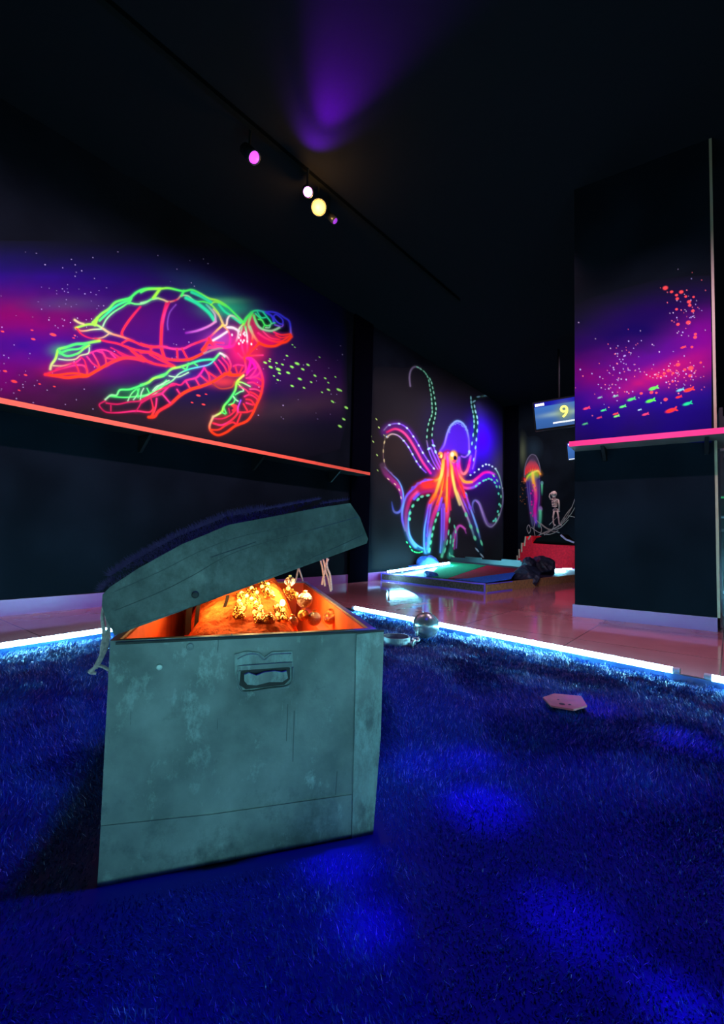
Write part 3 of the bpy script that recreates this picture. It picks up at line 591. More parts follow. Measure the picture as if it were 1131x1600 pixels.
line(FF, [(170, 80), (270, 180), (340, 250), (385, 340), (405, 440), (398, 550), (370, 635), (325, 658), (280, 630)], [(100, 90, 110), (110, 100, 160), 'lb', 'lb', (110, 110, 200), 'gy'], .9)
suck(FF, [(215, 230), (300, 295), (352, 365), (375, 465)], (235, 190, 150), .9, 2.2)
# lower left big arm
arm(FF, [(870, 290), (720, 290), (590, 350), (500, 430), (445, 530), (420, 650), (425, 800), (450, 910), (490, 1010), (560, 1085), (650, 1120)], [(255, 70, 30), (200, 40, 60), (110, 30, 90), (50, 40, 70), (30, 60, 80), (40, 90, 120)], (7.5, 2.6), .12)
line(FF, [(850, 265), (720, 240), (600, 290), (500, 380), (440, 450), (410, 530), (390, 640), (395, 760), (430, 880)], 'o v v v lb v gy', 1.5); suck(FF, [(680, 245), (590, 290), (525, 340)], (95, 80, 190), 2.2, 2.8)
line(FF, [(850, 310), (700, 335), (580, 400), (500, 480), (460, 580), (440, 680), (440, 800), (460, 900), (500, 1000), (560, 1080)], ['o', 'r', 'pk', 'c', (150, 50, 110), (130, 80, 130), (110, 110, 150), 'lb'], 2.4, .2)
line(FF, [(800, 375), (700, 385), (610, 410), (540, 480)], 'v v', 2.0); line(FF, [(490, 620), (470, 720), (470, 850), (490, 950), (540, 1030), (600, 1080), (660, 1110)], [(90, 100, 150), 'lb', 'lb'], 1.0)
suck(FF, [(715, 435), (640, 450), (590, 488), (525, 570), (488, 660), (483, 735)], 'sg', 1.8, 2.8); suck(FF, [(450, 1030), (490, 1085), (515, 1130), (550, 1152), (575, 1157), (605, 1158), (635, 1150)], (70, 230, 120), .9, 1.8)
# middle arms
arm(FF, [(870, 280), (810, 430), (745, 560), (715, 700), (695, 850), (690, 1000), (690, 1150)], ['o', 'o', (130, 50, 150), (80, 50, 150), (50, 70, 140), (50, 110, 150)], (4.5, 3.4), .12)
line(FF, [(860, 300), (790, 440), (735, 520), (700, 700), (670, 870), (665, 1050), (680, 1160)], ['yo', 'o', 'v', 'lb', 'lb', 'lb'], .9); line(FF, [(760, 520), (735, 680), (710, 860), (715, 1000), (705, 1120)], 'pv v lb', .8); suck(FF, [(745, 560), (720, 770), (705, 940), (695, 1050)], 'v', 1.6, 3)
arm(FF, [(900, 380), (850, 530), (790, 680), (755, 800), (740, 920), (730, 1040), (725, 1150)], ['o', 'pk', (200, 40, 110), (150, 60, 130), 'lb', 'lb'], (4.0, 1.6), .12)
line(FF, [(890, 470), (870, 560), (840, 650)], 'v', 1.4); line(FF, [(850, 650), (810, 760), (780, 880), (760, 1000), (740, 1130)], [(20, 70, 40)], 1.6); suck(FF, [(840, 675), (812, 755), (785, 850), (767, 940), (750, 1030), (735, 1125)], 'sg', 1.5, 3.4)
arm(FF, [(930, 350), (955, 500), (955, 650), (945, 800), (940, 950), (915, 1100), (890, 1210)], ['yo', 'o', 'pk', 'c', (140, 50, 120), (50, 120, 100), 'sg'], (4.2, 1.8), .12)
arm(FF, [(905, 560), (905, 700), (900, 850), (893, 1000), (880, 1150)], [(120, 60, 190), (110, 60, 180), (90, 90, 180), (60, 120, 150)], (3.0, 2.4), .12); line(FF, [(885, 600), (885, 800), (880, 1000), (870, 1160)], 'v v lb', .7); line(FF, [(925, 600), (922, 800), (915, 1000)], 'pv v', .7)
suck(FF, [(988, 750), (975, 905), (957, 1030), (930, 1130)], 'sg', 1.1, 4.2)
arm(GF, [(470, 915), (440, 845), (385, 820), (340, 870), (312, 940), (292, 1020), (280, 1120), (265, 1210)], [(120, 60, 110), (170, 70, 150), (90, 80, 110), (30, 90, 70), (40, 140, 110)], (.8, 4.0), .1)
line(GF, [(455, 860), (390, 818), (345, 890), (325, 990), (318, 1110)], [(200, 80, 160), (190, 60, 150), (130, 60, 120)], 1.2); line(GF, [(350, 900), (352, 1000), (345, 1100)], [(110, 80, 140)], .8)
suck(GF, [(325, 835), (338, 890), (310, 1010), (305, 1065)], 'sg', 1.0, 3.2); suck(GF, [(275, 960), (270, 1020), (262, 1185), (300, 1205)], 'sg', 1.1, 3.4)
# lower right pair
arm(GF, [(320, 150), (370, 330), (440, 470), (510, 620), (560, 780), (600, 920), (640, 1060), (655, 1190)], ['yo', (200, 60, 60), (120, 30, 90), (60, 30, 90), (40, 40, 80), (20, 40, 50), (14, 24, 30)], (5.0, 4.5), .1)
line(GF, [(290, 130), (320, 300), (370, 430), (440, 600), (490, 720), (540, 860), (575, 970)], ['yo', 'y', (230, 190, 130), (190, 110, 170), (120, 150, 170), (70, 110, 100)], 1.3, .25); line(GF, [(350, 250), (450, 400), (500, 530), (560, 700), (610, 850), (650, 1000)], ['r', 'pk', 'v', 'lb', 'lb', (60, 70, 90)], 1.3); line(GF, [(340, 280), (400, 420), (460, 560), (520, 700)], ['r', 'c', 'v', (60, 40, 110)], 1.2)
suck(GF, [(465, 430), (470, 680), (530, 830), (580, 975)], 'sg', 2.0, 3.6); suck(GF, [(465, 435), (520, 590)], 'v', 2.4, 3.4); suck(GF, [(615, 880), (663, 1035)], 'sg', 1.4, 4.4); suck(GF, [(608, 1125), (668, 1195)], (140, 170, 170), 1.1, 4)
# big right arm with its curl
arm(GF, [(360, 190), (430, 290), (540, 300), (640, 240), (720, 180), (800, 200), (870, 290), (900, 400), (905, 520), (885, 640), (850, 740), (800, 800)], [(255, 110, 50), (150, 20, 120), (90, 10, 160), (80, 10, 190), (70, 20, 180), (20, 40, 60), (16, 40, 40), (20, 36, 40), (60, 50, 70)], (6.5, 3.2), .1)
arm(GF, [(790, 820), (740, 800), (700, 720), (665, 620), (630, 530), (585, 500), (555, 530), (552, 590), (575, 655)], [(90, 70, 110), (110, 80, 150), (120, 100, 160), (110, 110, 160), (90, 100, 170), (60, 60, 100)], (2.8, .9), .1)
line(GF, [(350, 100), (380, 210), (450, 265), (540, 265), (620, 210), (690, 155), (760, 145), (820, 170)], ['yo', 'y', 'yo', 'pk', 'm', 'm', (200, 70, 220)], 1.6, .35); line(GF, [(330, 230), (400, 310), (470, 345), (560, 335), (620, 290)], ['r', 'o', 'pk', 'v', 'v'], 1.8, .2)
line(GF, [(840, 100), (880, 170), (910, 270), (930, 400), (930, 530), (905, 650), (870, 740), (830, 800), (780, 835), (730, 800), (690, 700), (640, 560), (600, 510)], [(150, 220, 200), (130, 170, 160), (120, 120, 150), (120, 110, 140), (150, 140, 160), (120, 120, 140), (150, 140, 180), 'pv'], .8)
suck(GF, [(525, 180), (575, 145), (630, 108), (680, 65), (720, 45), (760, 52), (800, 72), (840, 100)], (190, 225, 235), 1.3, 1.5); suck(GF, [(595, 320), (640, 282), (690, 252), (720, 240), (755, 227), (790, 238), (832, 275), (855, 325), (880, 415), (888, 550), (870, 640), (842, 735), (818, 758)], (90, 225, 180), 1.3, 2.0); suck(GF, [(818, 190), (860, 250), (893, 330), (910, 450), (905, 570), (882, 680), (848, 760)], (120, 225, 165), 1.1, 2.4)
# upper right arm
arm(EF, [(960, 210), (1000, 185), (985, 145), (900, 128), (800, 132), (700, 146), (625, 175), (595, 215), (605, 300), (622, 400), (628, 500), (622, 600), (608, 700), (605, 800), (598, 900), (580, 1020)], [(110, 110, 130), (90, 95, 110), (20, 40, 30), (10, 60, 30), (12, 50, 60), (60, 10, 200), (70, 10, 190)], (.8, 5.2), .1)
line(EF, [(955, 212), (1005, 185), (985, 145), (900, 130), (800, 130), (700, 145)], [(130, 130, 150), (140, 140, 160), (120, 150, 140), (90, 150, 110)], .9)
suck(EF, [(570, 165), (573, 215), (580, 270), (592, 325), (603, 385), (608, 440), (608, 500), (597, 600), (583, 700)], (120, 210, 190), 1.1, 2.8); suck(EF, [(660, 150), (740, 138), (820, 128), (607, 205), (612, 262), (625, 325), (643, 390), (650, 455), (645, 550), (635, 655), (625, 748), (605, 890)], (130, 200, 200), 1.1, 2.8)
line(EF, [(630, 780), (615, 900), (590, 1000)], 'v', .9)
# mantle, eyes, body
HEAD = [(205, 800), (250, 690), (290, 590), (330, 500), (400, 435), (470, 460), (520, 540), (545, 650), (555, 780), (500, 830), (400, 800), (300, 790)]
op.frame(*EF); op.poly(HEAD, (74, 30, 200), .8, 2)
line(EF, [(205, 790), (255, 720), (290, 590), (330, 500), (400, 437), (470, 460), (520, 540), (545, 650), (550, 780)], [(90, 60, 200), (130, 110, 230), (130, 150, 235), (130, 190, 235), (120, 170, 235), (110, 90, 230), (120, 80, 230)], 1.2, .2)
for i in range(46):
    t = i/45; a = math.pi*(1.05+0.85*t); q = rr.uniform(.72, .97); op.blob(415+130*q*math.cos(a), 590+155*q*math.sin(a), 7, 5, (130, 170, 240), .55, hard=True)
line(EF, [(460, 850), (500, 860), (540, 830), (555, 800)], 'v v sb', 1.2); op.blob(553, 798, 15, 18, 'sb', .9, hard=True)
arm(EF, [(430, 870), (430, 950), (450, 1030), (490, 1058), (530, 1010), (555, 920), (568, 850)], ['v', (220, 30, 160), 'pk', (255, 130, 110), 'pk', 'm', 'v'], (2.0, 1.6), .25)
BODY = [(240, 830), (290, 780), (340, 800), (400, 800), (400, 930), (440, 1060), (470, 1140), (420, 1230), (390, 1290), (350, 1340), (290, 1330), (230, 1330), (160, 1300), (90, 1290), (-20, 1310), (-60, 1200), (60, 1160), (180, 1120), (220, 1000)]
op.poly(BODY, (150, 16, 70), .9, 2.5); op.blob(270, 1080, 90, 180, (235, 50, 20), .85); op.blob(210, 1150, 60, 70, (255, 120, 25), .8); op.blob(60, 1200, 90, 40, (255, 60, 30), .9)
op.poly([(330, 790), (400, 800), (420, 960), (380, 960), (340, 880)], (60, 15, 120), .7, 2)
for pts, c, w in [
 ([(268, 820), (240, 1000), (205, 1110), (100, 1150), (0, 1170)], 'pk yo y o r', 1.6), ([(245, 900), (225, 1060), (190, 1180), (150, 1300), (90, 1400)], 'yo y yo o', 2.0), ([(285, 830), (275, 1000), (250, 1150), (215, 1300), (170, 1420)], 'pk o yo o', 1.5),
 ([(300, 810), (300, 1000), (292, 1180), (285, 1400), (280, 1500)], 'v pk yo yo o', 1.6), ([(312, 820), (325, 950), (330, 1120), (320, 1300)], 'pk o r c', 1.4), ([(300, 830), (340, 940), (350, 1060), (375, 1200), (400, 1300), (440, 1420)], 'pk yo y y tn', 1.8),
 ([(340, 900), (385, 1010), (420, 1120), (470, 1230), (500, 1330)], 'pk o o r', 1.5), ([(400, 940), (440, 1080), (500, 1150), (580, 1155)], 'm pk yo yo', 1.4), ([(270, 900), (270, 1080), (240, 1250)], 'r r o', 1.2), ([(365, 930), (400, 1060), (440, 1180)], 'm r', 1.1), ([(410, 900), (420, 1000)], 'v m', 1.2), ([(310, 1100), (310, 1300), (330, 1480)], 'r r c', 1.3)]:
    line(EF, pts, c, w, .2)
op.frame(*EF)
op.blob(212, 835, 26, 34, (255, 150, 50), 1, hard=True); op.blob(222, 850, 12, 20, (255, 230, 110), 1, hard=True); op.blob(195, 840, 8, 12, (60, 20, 80), .9, hard=True)
op.blob(365, 855, 42, 62, (255, 190, 60), 1, hard=True); op.blob(350, 830, 20, 26, (255, 245, 170), 1, hard=True); op.blob(384, 872, 20, 30, (15, 5, 40), 1, hard=True); op.blob(372, 905, 22, 12, (230, 40, 90), .9, hard=True)
for p in [(785, 753), (783, 763), (791, 767)]: op.frame(0, 0, 1); op.blob(p[0]+3, p[1], 1.3, .9, (200, 190, 190), .9, raw=True, hard=True)
om = empty('octopus_mural', on_wall(690, 870), 'neon octopus with curling arms painted on the wall above the minigolf platform', 'mural')
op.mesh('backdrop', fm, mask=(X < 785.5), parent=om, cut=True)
octo = empty('octopus', (0, 0, 0)); octo.parent = om; octo.location = (0, 0, 0)
pt_grid = (X, Y)
body_k = region(BODY, *EF); head_k = region(HEAD, *EF) & ~body_k
op.mesh('mantle', fm2, mask=head_k, parent=octo); op.mesh('body', fm2, mask=body_k, parent=octo)
best = np.full(X.shape, 1e9); who = np.full(X.shape, -1)
for i, (p, w0, w1) in enumerate(arms):
    p = np.array([(q.x, q.y) for q in smooth_pts([Vector((x, y, 0)) for x, y in p], 3)]); n = len(p)
    for k in range(n-1):
        d = p[k+1]-p[k]; t = np.clip(((X-p[k, 0])*d[0]+(Y-p[k, 1])*d[1])/max(d@d, 1e-9), 0, 1)
        q = np.hypot(X-p[k, 0]-t*d[0], Y-p[k, 1]-t*d[1])/(w0+(w1-w0)*(k+t)/(n-1)); m = (q < best) & (q < 1); best[m] = q[m]; who[m] = i
for i in range(len(arms)): op.mesh('arm', fm2, mask=(who == i) & ~body_k & ~head_k, parent=octo)

# ---- fish and stars on the pillar
pp = Painting(893, 415, 1112, 692, 0.7); X, Y = pp.X, pp.Y
base = np.zeros(X.shape+(3,)); base[:] = WALLC
wash(1010, 560, 190, 60, (80, 5, 105), 1.0, -0.45, .02, 41); wash(990, 620, 170, 60, (26, 4, 110), 1.0, 0, .02, 43); wash(930, 580, 60, 30, (115, 0, 80), .8, 0, .03, 45); wash(1095, 530, 40, 45, (110, 0, 110), .8, 0, .03, 47)
wash(1020, 590, 75, 15, (170, 15, 80), .8, -0.4, .04, 49); wash(1000, 505, 140, 34, (14, 0, 66), .9, -.4, .02, 51); wash(1080, 580, 50, 20, (150, 5, 90), .7, -.3, .04, 53); wash(1010, 665, 160, 40, (22, 4, 100), .9, 0, .02, 55); wash(1060, 470, 70, 30, (24, 0, 60), .7, -.3, .02, 57)
tf = np.clip((Y-425)/60, 0, 1)[..., None]; base = base*tf+np.array(WALLC)*(1-tf)
pp.C = base; pp.frame(880, 430, 4.506)
for _ in range(230):
    x, y = rr.choice([(rr.gauss(870, 70), rr.gauss(230, 110)), (rr.gauss(870, 70), rr.gauss(700, 60)), (rr.gauss(340, 60), rr.gauss(780, 60)), (rr.uniform(80, 980), rr.uniform(250, 1000)), (rr.gauss(420, 60), rr.gauss(600, 70)), (rr.gauss(700, 130), rr.gauss(690, 30))])
    if x < 1005: pp.blob(x, y, rr.uniform(2.5, 5), rr.uniform(2.5, 5), rr.choice([(220, 200, 220), (255, 120, 120), (200, 190, 240)]), rr.uniform(.3, .9), hard=True)
for x, y, r in [(718, 90, 17), (762, 117, 11), (797, 140, 10), (830, 118, 14), (862, 150, 9), (802, 165, 11), (885, 187, 13), (890, 212, 11), (912, 252, 11), (797, 240, 9), (880, 333, 15), (807, 346, 11), (917, 153, 8), (930, 415, 10), (928, 437, 12), (905, 506, 9), (807, 630, 14), (897, 655, 18), (892, 708, 11), (740, 672, 12), (710, 692, 10), (688, 713, 8), (772, 690, 9), (855, 665, 10), (620, 825, 12), (548, 832, 10), (720, 875, 13), (967, 615, 8), (770, 748, 8), (665, 712, 6), (655, 828, 8)]:
    pp.blob(x, y, r, r*.75, (255, 75, 70), 1, -.3, hard=True)
def fish(x, y, l, col, rot=-.3):
    pp.blob(x, y, l, l*.36, col, 1, rot, hard=True); c, s = math.cos(rot), math.sin(rot)
    for k in (-1, 1): pp.blob(x+c*l*1.15-s*k*l*.22, y+s*l*1.15+c*k*l*.22, l*.36, l*.15, col, 1, rot+k*.6, hard=True)
for f in [(632, 797, 27, (90, 240, 70)), (610, 885, 27, (90, 240, 60)), (475, 875, 24, (70, 215, 90)), (415, 926, 19, (90, 235, 100)), (372, 993, 17, (130, 240, 100)), (280, 952, 16, (70, 220, 120)), (870, 906, 27, (30, 220, 130)), (820, 809, 22, (110, 190, 180)), (880, 808, 30, (255, 60, 40)), (810, 858, 18, (255, 50, 40)), (755, 953, 34, (255, 55, 40)), (842, 508, 16, (255, 70, 60)), (365, 977, 16, (230, 70, 60)), (575, 980, 19, (240, 70, 100)), (160, 938, 20, (240, 60, 90)), (250, 1004, 15, (200, 60, 90)), (150, 1048, 16, (80, 190, 120)), (365, 852, 16, (120, 170, 140)), (255, 862, 14, (130, 160, 150)), (535, 948, 11, (170, 210, 220))]: fish(*f)
pm = empty('star_mural', on_pillar(1000, 685), 'painted shoal of red and green fish on a purple starry sky on the pillar', 'mural')
e0, e1 = on_pillar(897, 560), on_pillar(1106, 560)
fp = wall_mapper(PA+PN*0.003, PN); Q = (fp(X.ravel(), Y.ravel())-np.array(PA)) @ np.array(PD); Q = Q.reshape(X.shape)
pp.mesh('night_sky', fp, mask=(Q > 0.002) & (Q < PLEN-0.004), parent=pm, cut=True)

# ---- jellyfish on the back wall
BW0 = rp(T_END, 0)-U*0.0
def on_back(px, py, off=0.0): return on_plane(px, py, BW0-U*off, U)
jp = Painting(812, 660, 905, 850, 0.5); X, Y = jp.X, jp.Y
jp.C[:] = WALLC; JF = (790, 600, 6.4); jp.frame(*JF)
jp.blob(170, 680, 30, 120, (120, 130, 90), .35); jp.blob(280, 650, 70, 90, (40, 60, 70), .4)  # tall green blob puts the shine of the wall edge into the paint
BELL = [(190, 940), (190, 850), (210, 770), (240, 720), (270, 705), (305, 725), (330, 790), (345, 870), (335, 930), (265, 900)]
jp.poly(BELL, (62, 50, 66), .9, 2)
for k in range(9):
    t = k/8; x1 = 195+145*t; jp.stroke([(250+30*t, 760), (x1*0.8+52, 830), (x1, 905-40*math.sin(math.pi*t))], [(80, 60, 80), (200, 60, 70), 'rd'], .9, 1, .2, 2)
jp.stroke([(188, 930), (190, 850), (212, 765), (245, 715), (270, 705), (305, 725), (335, 800), (345, 880), (335, 940)], 'gy', .7, .8, 0)
jp.stroke([(190, 950), (200, 970), (225, 920), (270, 890), (320, 870), (345, 900)], ['r', 'yo', 'l', 'l', 'y', 'yo'], 1.3, 1, .3, 3)
jp.poly([(215, 950), (250, 900), (320, 880), (325, 930), (290, 960), (240, 970)], (150, 190, 30), .8, 2)
jp.poly([(215, 960), (330, 940), (335, 1150), (330, 1300), (290, 1400), (260, 1350), (235, 1200)], (50, 20, 120), .8, 3)
jp.stroke([(270, 890), (275, 960), (295, 1060), (300, 1150), (290, 1250), (300, 1380)], ['y', 'yo', 'pk', 'm', 'm', 'v'], 2.2, 1, .4, 5)
for pts in ([(210, 970), (230, 1150), (255, 1350), (275, 1440)], [(335, 960), (335, 1150), (320, 1330), (330, 1430)], [(235, 960), (250, 1200), (270, 1400)], [(280, 1180), (265, 1300), (290, 1400)]): jp.stroke(pts, [(90, 70, 130), (100, 90, 150), (70, 80, 90)], .7, .9, .1)
for k in range(12): jp.blob(275+25*math.sin(k*1.7), 1010+28*k, 8, 10, 'm', .8, hard=True)
jp.blob(345, 1250, 20, 26, (150, 110, 170), 1, hard=True); jp.stroke([(345, 1270), (345, 1340), (338, 1420)], ['sg', (60, 130, 120)], 2.0, 1, .2, 3)
jp.blob(362, 990, 14, 18, (90, 140, 140), 1, hard=True); jp.stroke([(362, 1005), (362, 1110)], ['sg', (20, 60, 60)], 1.2, .9, .1, 2)
for _ in range(26): jp.blob(rr.uniform(140, 215), rr.uniform(950, 1200), 4, 4, (190, 120, 70), rr.uniform(.2, .7), hard=True)
jm = empty('jellyfish_mural', on_back(832, 830), 'slim glowing jellyfish painted on the far back wall beside the hanging net', 'mural')
fj = wall_mapper(BW0-U*0.003, U)
jp.mesh('backdrop', fj, parent=jm, cut=True)
pt_grid = (X, Y); fj2 = wall_mapper(BW0-U*0.005, U)
bk = region(BELL, *JF); jp.mesh('bell', fj2, mask=bk, parent=jm)
jp.mesh('tentacles', fj2, mask=region([(205, 950), (335, 930), (345, 1300), (340, 1440), (240, 1440)], *JF) & ~bk, parent=jm)

# ------------------------------------------------------------------ wall shelves with painted edges
M_ORANGE = mat('fluorescent orange edge', (255, 92, 62), rough=0.5); M_PINK = mat('fluorescent pink edge', (255, 36, 110), rough=0.5); M_SHELFU = mat('grey shelf board', (0.075, 0.06, 0.055), rough=0.5, noise=0.3, nscale=15, linear=True)
a0, a1 = on_wall(0, 626, 0.2), on_wall(578, 740, 0.2)
zs = (a0.z+a1.z)/2; t1 = tw(a1)
sh = empty('wall_shelf', rp(t1-1, 0, zs), 'long black wall shelf with a glowing orange front edge under the turtle', 'shelf')
bm = bmesh.new(); obox(bm, rp(T_BACK, 0, zs-0.016), U*(t1-T_BACK), V*0.195, Z*0.03); done('board', bm, M_BLACKWOOD, sh)
bm = bmesh.new(); obox(bm, rp(T_BACK, 0.195, zs-0.016), U*(t1-T_BACK), V*0.006, Z*0.030); done('front_edge', bm, M_ORANGE, sh)
for t in np.arange(t1-0.45, T_BACK, -1.0):
    bm = bmesh.new(); prism(bm, [rp(t, 0, zs-0.02), rp(t, 0.16, zs-0.02), rp(t, 0.03, zs-0.13), rp(t, 0, zs-0.13)], U*0.02); done('bracket', bm, M_BLACKWOOD, sh)
SHELF_Z = zs
b0, b1 = on_pillar(889, 695, 0.2), on_pillar(1131, 670.5, 0.2); zp = (b0.z+b1.z)/2
psh = empty('wall_shelf', b0, 'black shelf with a glowing pink front edge around the right pillar', 'shelf')
s0_ = (b0-PA).dot(PD); LP = PLEN+0.9-s0_
bm = bmesh.new(); obox(bm, PA+PD*s0_+Z*(zp-0.018), PD*LP, PN*0.195, Z*0.034); obox(bm, PA+PD*(PLEN+0.016)+Z*(zp-0.018), PD*(LP+s0_-PLEN-0.016), -PN*0.3, Z*0.034); done('board', bm, M_SHELFU, psh)
bm = bmesh.new(); obox(bm, PA+PD*s0_+PN*0.195+Z*(zp-0.018), PD*LP, PN*0.006, Z*0.034); done('front_edge', bm, M_PINK, psh)
for s in (0.18, 0.72):
    bm = bmesh.new(); prism(bm, [PA+PD*s+Z*(zp-0.02), PA+PD*s+PN*0.15+Z*(zp-0.02), PA+PD*s+PN*0.03+Z*(zp-0.1), PA+PD*s+Z*(zp-0.1)], PD*0.02); done('bracket', bm, M_BLACKWOOD, psh)

# ------------------------------------------------------------------ bottle rack behind the pillar
rk0 = PA+PD*(PLEN+0.06)-PN*0.75
rk = empty('bottle_rack', rk0, 'dark bar rack with lit shelves seen past the right side of the pillar', 'rack')
bm = bmesh.new(); obox(bm, rk0-PN*0.32, PD*1.3, -PN*0.02, Z*1.5); done('back_panel', bm, M_BLACKMETAL, rk)
def rack_z(py): return on_plane(1125, py, rk0, PN).z
rz = [rack_z(y) for y in (702, 776, 807, 828, 925)]
M_GREEN = mat('fluorescent green edge', (60, 230, 120), rough=0.5)
for k, z in enumerate(rz):
    bm = bmesh.new(); obox(bm, rk0+Z*(z-0.012)-PN*0.01, PD*1.3, -PN*0.3, Z*0.02); sf = done('shelf', bm, mat('rack shelf', (0.12, 0.11, 0.11), rough=0.3, linear=True), rk)
    if k in (1, 2): bm = bmesh.new(); obox(bm, rk0+Z*(z-0.012), PD*1.3, -PN*0.008, Z*0.012); done('edge_strip', bm, M_GREEN if k == 1 else M_ALU, rk)
for s in (0.0, 1.28):
    bm = bmesh.new(); obox(bm, rk0+PD*s-PN*0.02, PD*0.02, -PN*0.28, Z*1.5); done('upright', bm, M_BLACKMETAL, rk)
M_GLASS = mat('dark bottle glass', (0.01, 0.02, 0.03), rough=0.05, spec=0.8, linear=True)
for k, (s, z, lab, cm) in enumerate([(0.10, rz[4], 'dark bottle with a blue label on the low rack shelf', (90, 110, 230)), (0.2, rz[4], 'dark bottle with a green label on the low rack shelf', (60, 210, 150)), (0.09, rz[3], 'dark bottle with a pale label on the middle rack shelf', (200, 200, 210)), (0.2, rz[1], 'dark bottle standing on the green edged rack shelf', (160, 60, 90))]):
    c = rk0+PD*s-PN*0.14+Z*(z+0.008); bt = empty('bottle', c, lab, 'bottle')
    hh = 0.20 if k < 2 else (0.085 if k == 2 else 0.2)
    bm = bmesh.new(); lathe(bm, c, [(0.026, 0), (0.028, 0.01*hh/.2), (0.028, hh*.55), (0.024, hh*.65), (0.011, hh*.78), (0.011, hh*.97), (0.013, hh)], seg=16); done('glass', bm, M_GLASS, bt, smooth=True)
    bm = bmesh.new(); lathe(bm, c, [(0.0286, hh*.18), (0.0288, hh*.2), (0.0288, hh*.46), (0.0286, hh*.48)], seg=16); done('paper_label', bm, mat('label paper %d' % k, cm, rough=0.6), bt, smooth=True)

# ------------------------------------------------------------------ ceiling track with lamps
def on_ceil(px, py, h): return on_floor(px, py, h)
TRZ = CEIL-0.2
L1, L2, L3, L4 = [on_ceil(x, y, TRZ) for x, y in ((397, 246), (481, 300), (498, 324), (523, 345))]
dT = (L4-L1).normalized()
tr = empty('lighting_track', L2+Z*0.16, 'black lighting track running along the ceiling above the turtle wall', 'track')
bm = bmesh.new(); o_ = L1-dT*1.6; nT = Vector((-dT.y, dT.x, 0)); obox(bm, Vector((o_.x, o_.y, CEIL-0.03))-nT*0.018, dT*4.2, nT*0.036, Z*0.03); done('rail', bm, mat('matt black rail', (0.003, 0.003, 0.003), rough=.95, spec=.05, linear=True), tr)
def track_lamp(p, target, emit, estr, r, label, hood=0.03):
    d = (Vector(target)-p).normalized(); root = empty('track_spotlight', Vector((p.x, p.y, CEIL-0.03)), label, 'spotlight', None)
    bm = bmesh.new(); tube(bm, [Vector((p.x, p.y, CEIL-0.03))-d*0.06, Vector((p.x, p.y, p.z))-d*0.07], 0.008, 8); done('stem', bm, M_BLACKMETAL, root)
    bm = bmesh.new(); lathe(bm, p, [(r*0.6, -0.13), (r*1.05, -0.12), (r*1.2, -0.03), (r*1.2, 0.006), (r*1.06, 0.006), (r*1.02, -0.004)], axis=d, seg=20); done('housing', bm, M_BLACKMETAL, root, smooth=True)
    bm = bmesh.new(); lathe(bm, p, [(r, -0.004), (r*0.9, 0.006), (r*0.5, 0.012), (0.001, 0.014)], axis=d, seg=20)
    done('lens', bm, mat('lens '+label, (40, 20, 60), emit=emit, estr=estr), root, smooth=True); return root
mid = on_wall(250, 560); WASH_TINT = (0.95, 0.66, 1.0)
SP = L2 + Vector((0.55, -1.15, 0)); SP.z = CEIL
cam_side = EYEP+Vector((0.2, 0.3, 0.2))
track_lamp(L1, L1.lerp(cam_side, .3)-Z*0.9+Vector((.9, 0, 0)), (0.75, 0.06, 1.0), 2.2, 0.034, 'left black track spotlight with a violet lens')
track_lamp(L2, L2.lerp(cam_side, .4)-Z*0.2, (0.9, 0.25, 1.0), 5.0, 0.030, 'middle black track spotlight with a violet lens beside the amber lamp')
track_lamp(L3, L3.lerp(cam_side, .5), (1.0, 0.45, 0.05), 6.0, 0.046, 'black track spotlight with a blazing amber lens')
track_lamp(L4, L4-Z*0.5+Vector((.5, -.1, 0)), (0.5, 0.04, 0.9), 0.8, 0.022, 'small black track spotlight with a dim violet lens right of the amber lamp')
point('amber_lamp_light', L3.lerp(EYEP, 0.03), P_AMBER, (1.0, 0.55, 0.15), 0.03)
spot('streak_light', L2+Vector((0.03, -0.07, 0.05)), L2+Vector((.13, -.34, .25)), P_STREAK, (0.22, 0.0, 1.0), 90, 1.0, 0.02); spot('streak_light', L2+Vector((0.03, -0.07, 0.05)), on_ceil(585, 10, CEIL), P_STREAK*8, (0.24, 0.0, 1.0), 50, 1.0, 0.02)
# unseen light bars added to wash the paintings, apart from the track
TH = CEIL-0.12
def fill_bar(name, c, along, target, length, power, col=WASH_TINT, spread=120):
    """added light bar with no housing, facing a painted wall"""
    l = bpy.data.lights.new(name, 'AREA'); l.shape = 'RECTANGLE'; l.size = length; l.size_y = 0.06; l.energy = power; l.color = col; l.spread = math.radians(spread)
    o = bpy.data.objects.new(name, l); COL.objects.link(o)
    zz = (Vector(c)-Vector(target)).normalized(); xx = (along-zz*along.dot(zz)).normalized(); yy = zz.cross(xx)
    o.matrix_world = Matrix(((xx.x, yy.x, zz.x, c[0]), (xx.y, yy.y, zz.y, c[1]), (xx.z, yy.z, zz.z, c[2]), (0, 0, 0, 1)))
q = on_wall(225, 560); fill_bar('fill_bar', q+V*1.9+Z*(TH-q.z), U, q-Z*0.12, 3.4, P_TURTLE, spread=58)
q = on_wall(690, 730); fill_bar('fill_bar', q+V*2.0+Z*(TH-q.z), U, q+Z*0.0, 3.4, P_OCTO, spread=80)
q = on_wall(752, 690); spot('violet_spot', q+V*1.6+U*.2+Z*(TH-q.z), q, P_VIOLET, (0.10, 0.0, 1.0), 34, 1.0, 0.05)
q = on_pillar(1010, 580); fill_bar('fill_bar', q+PN*1.9+Z*(TH-q.z), PD, q-Z*.12, 0.7, P_PILLAR, spread=46)
q = on_back(850, 780); fill_bar('fill_bar', q-U*1.3+Z*(TH-q.z), V, q-Z*.2, 1.2, P_BACK, (1.0, .9, .95))

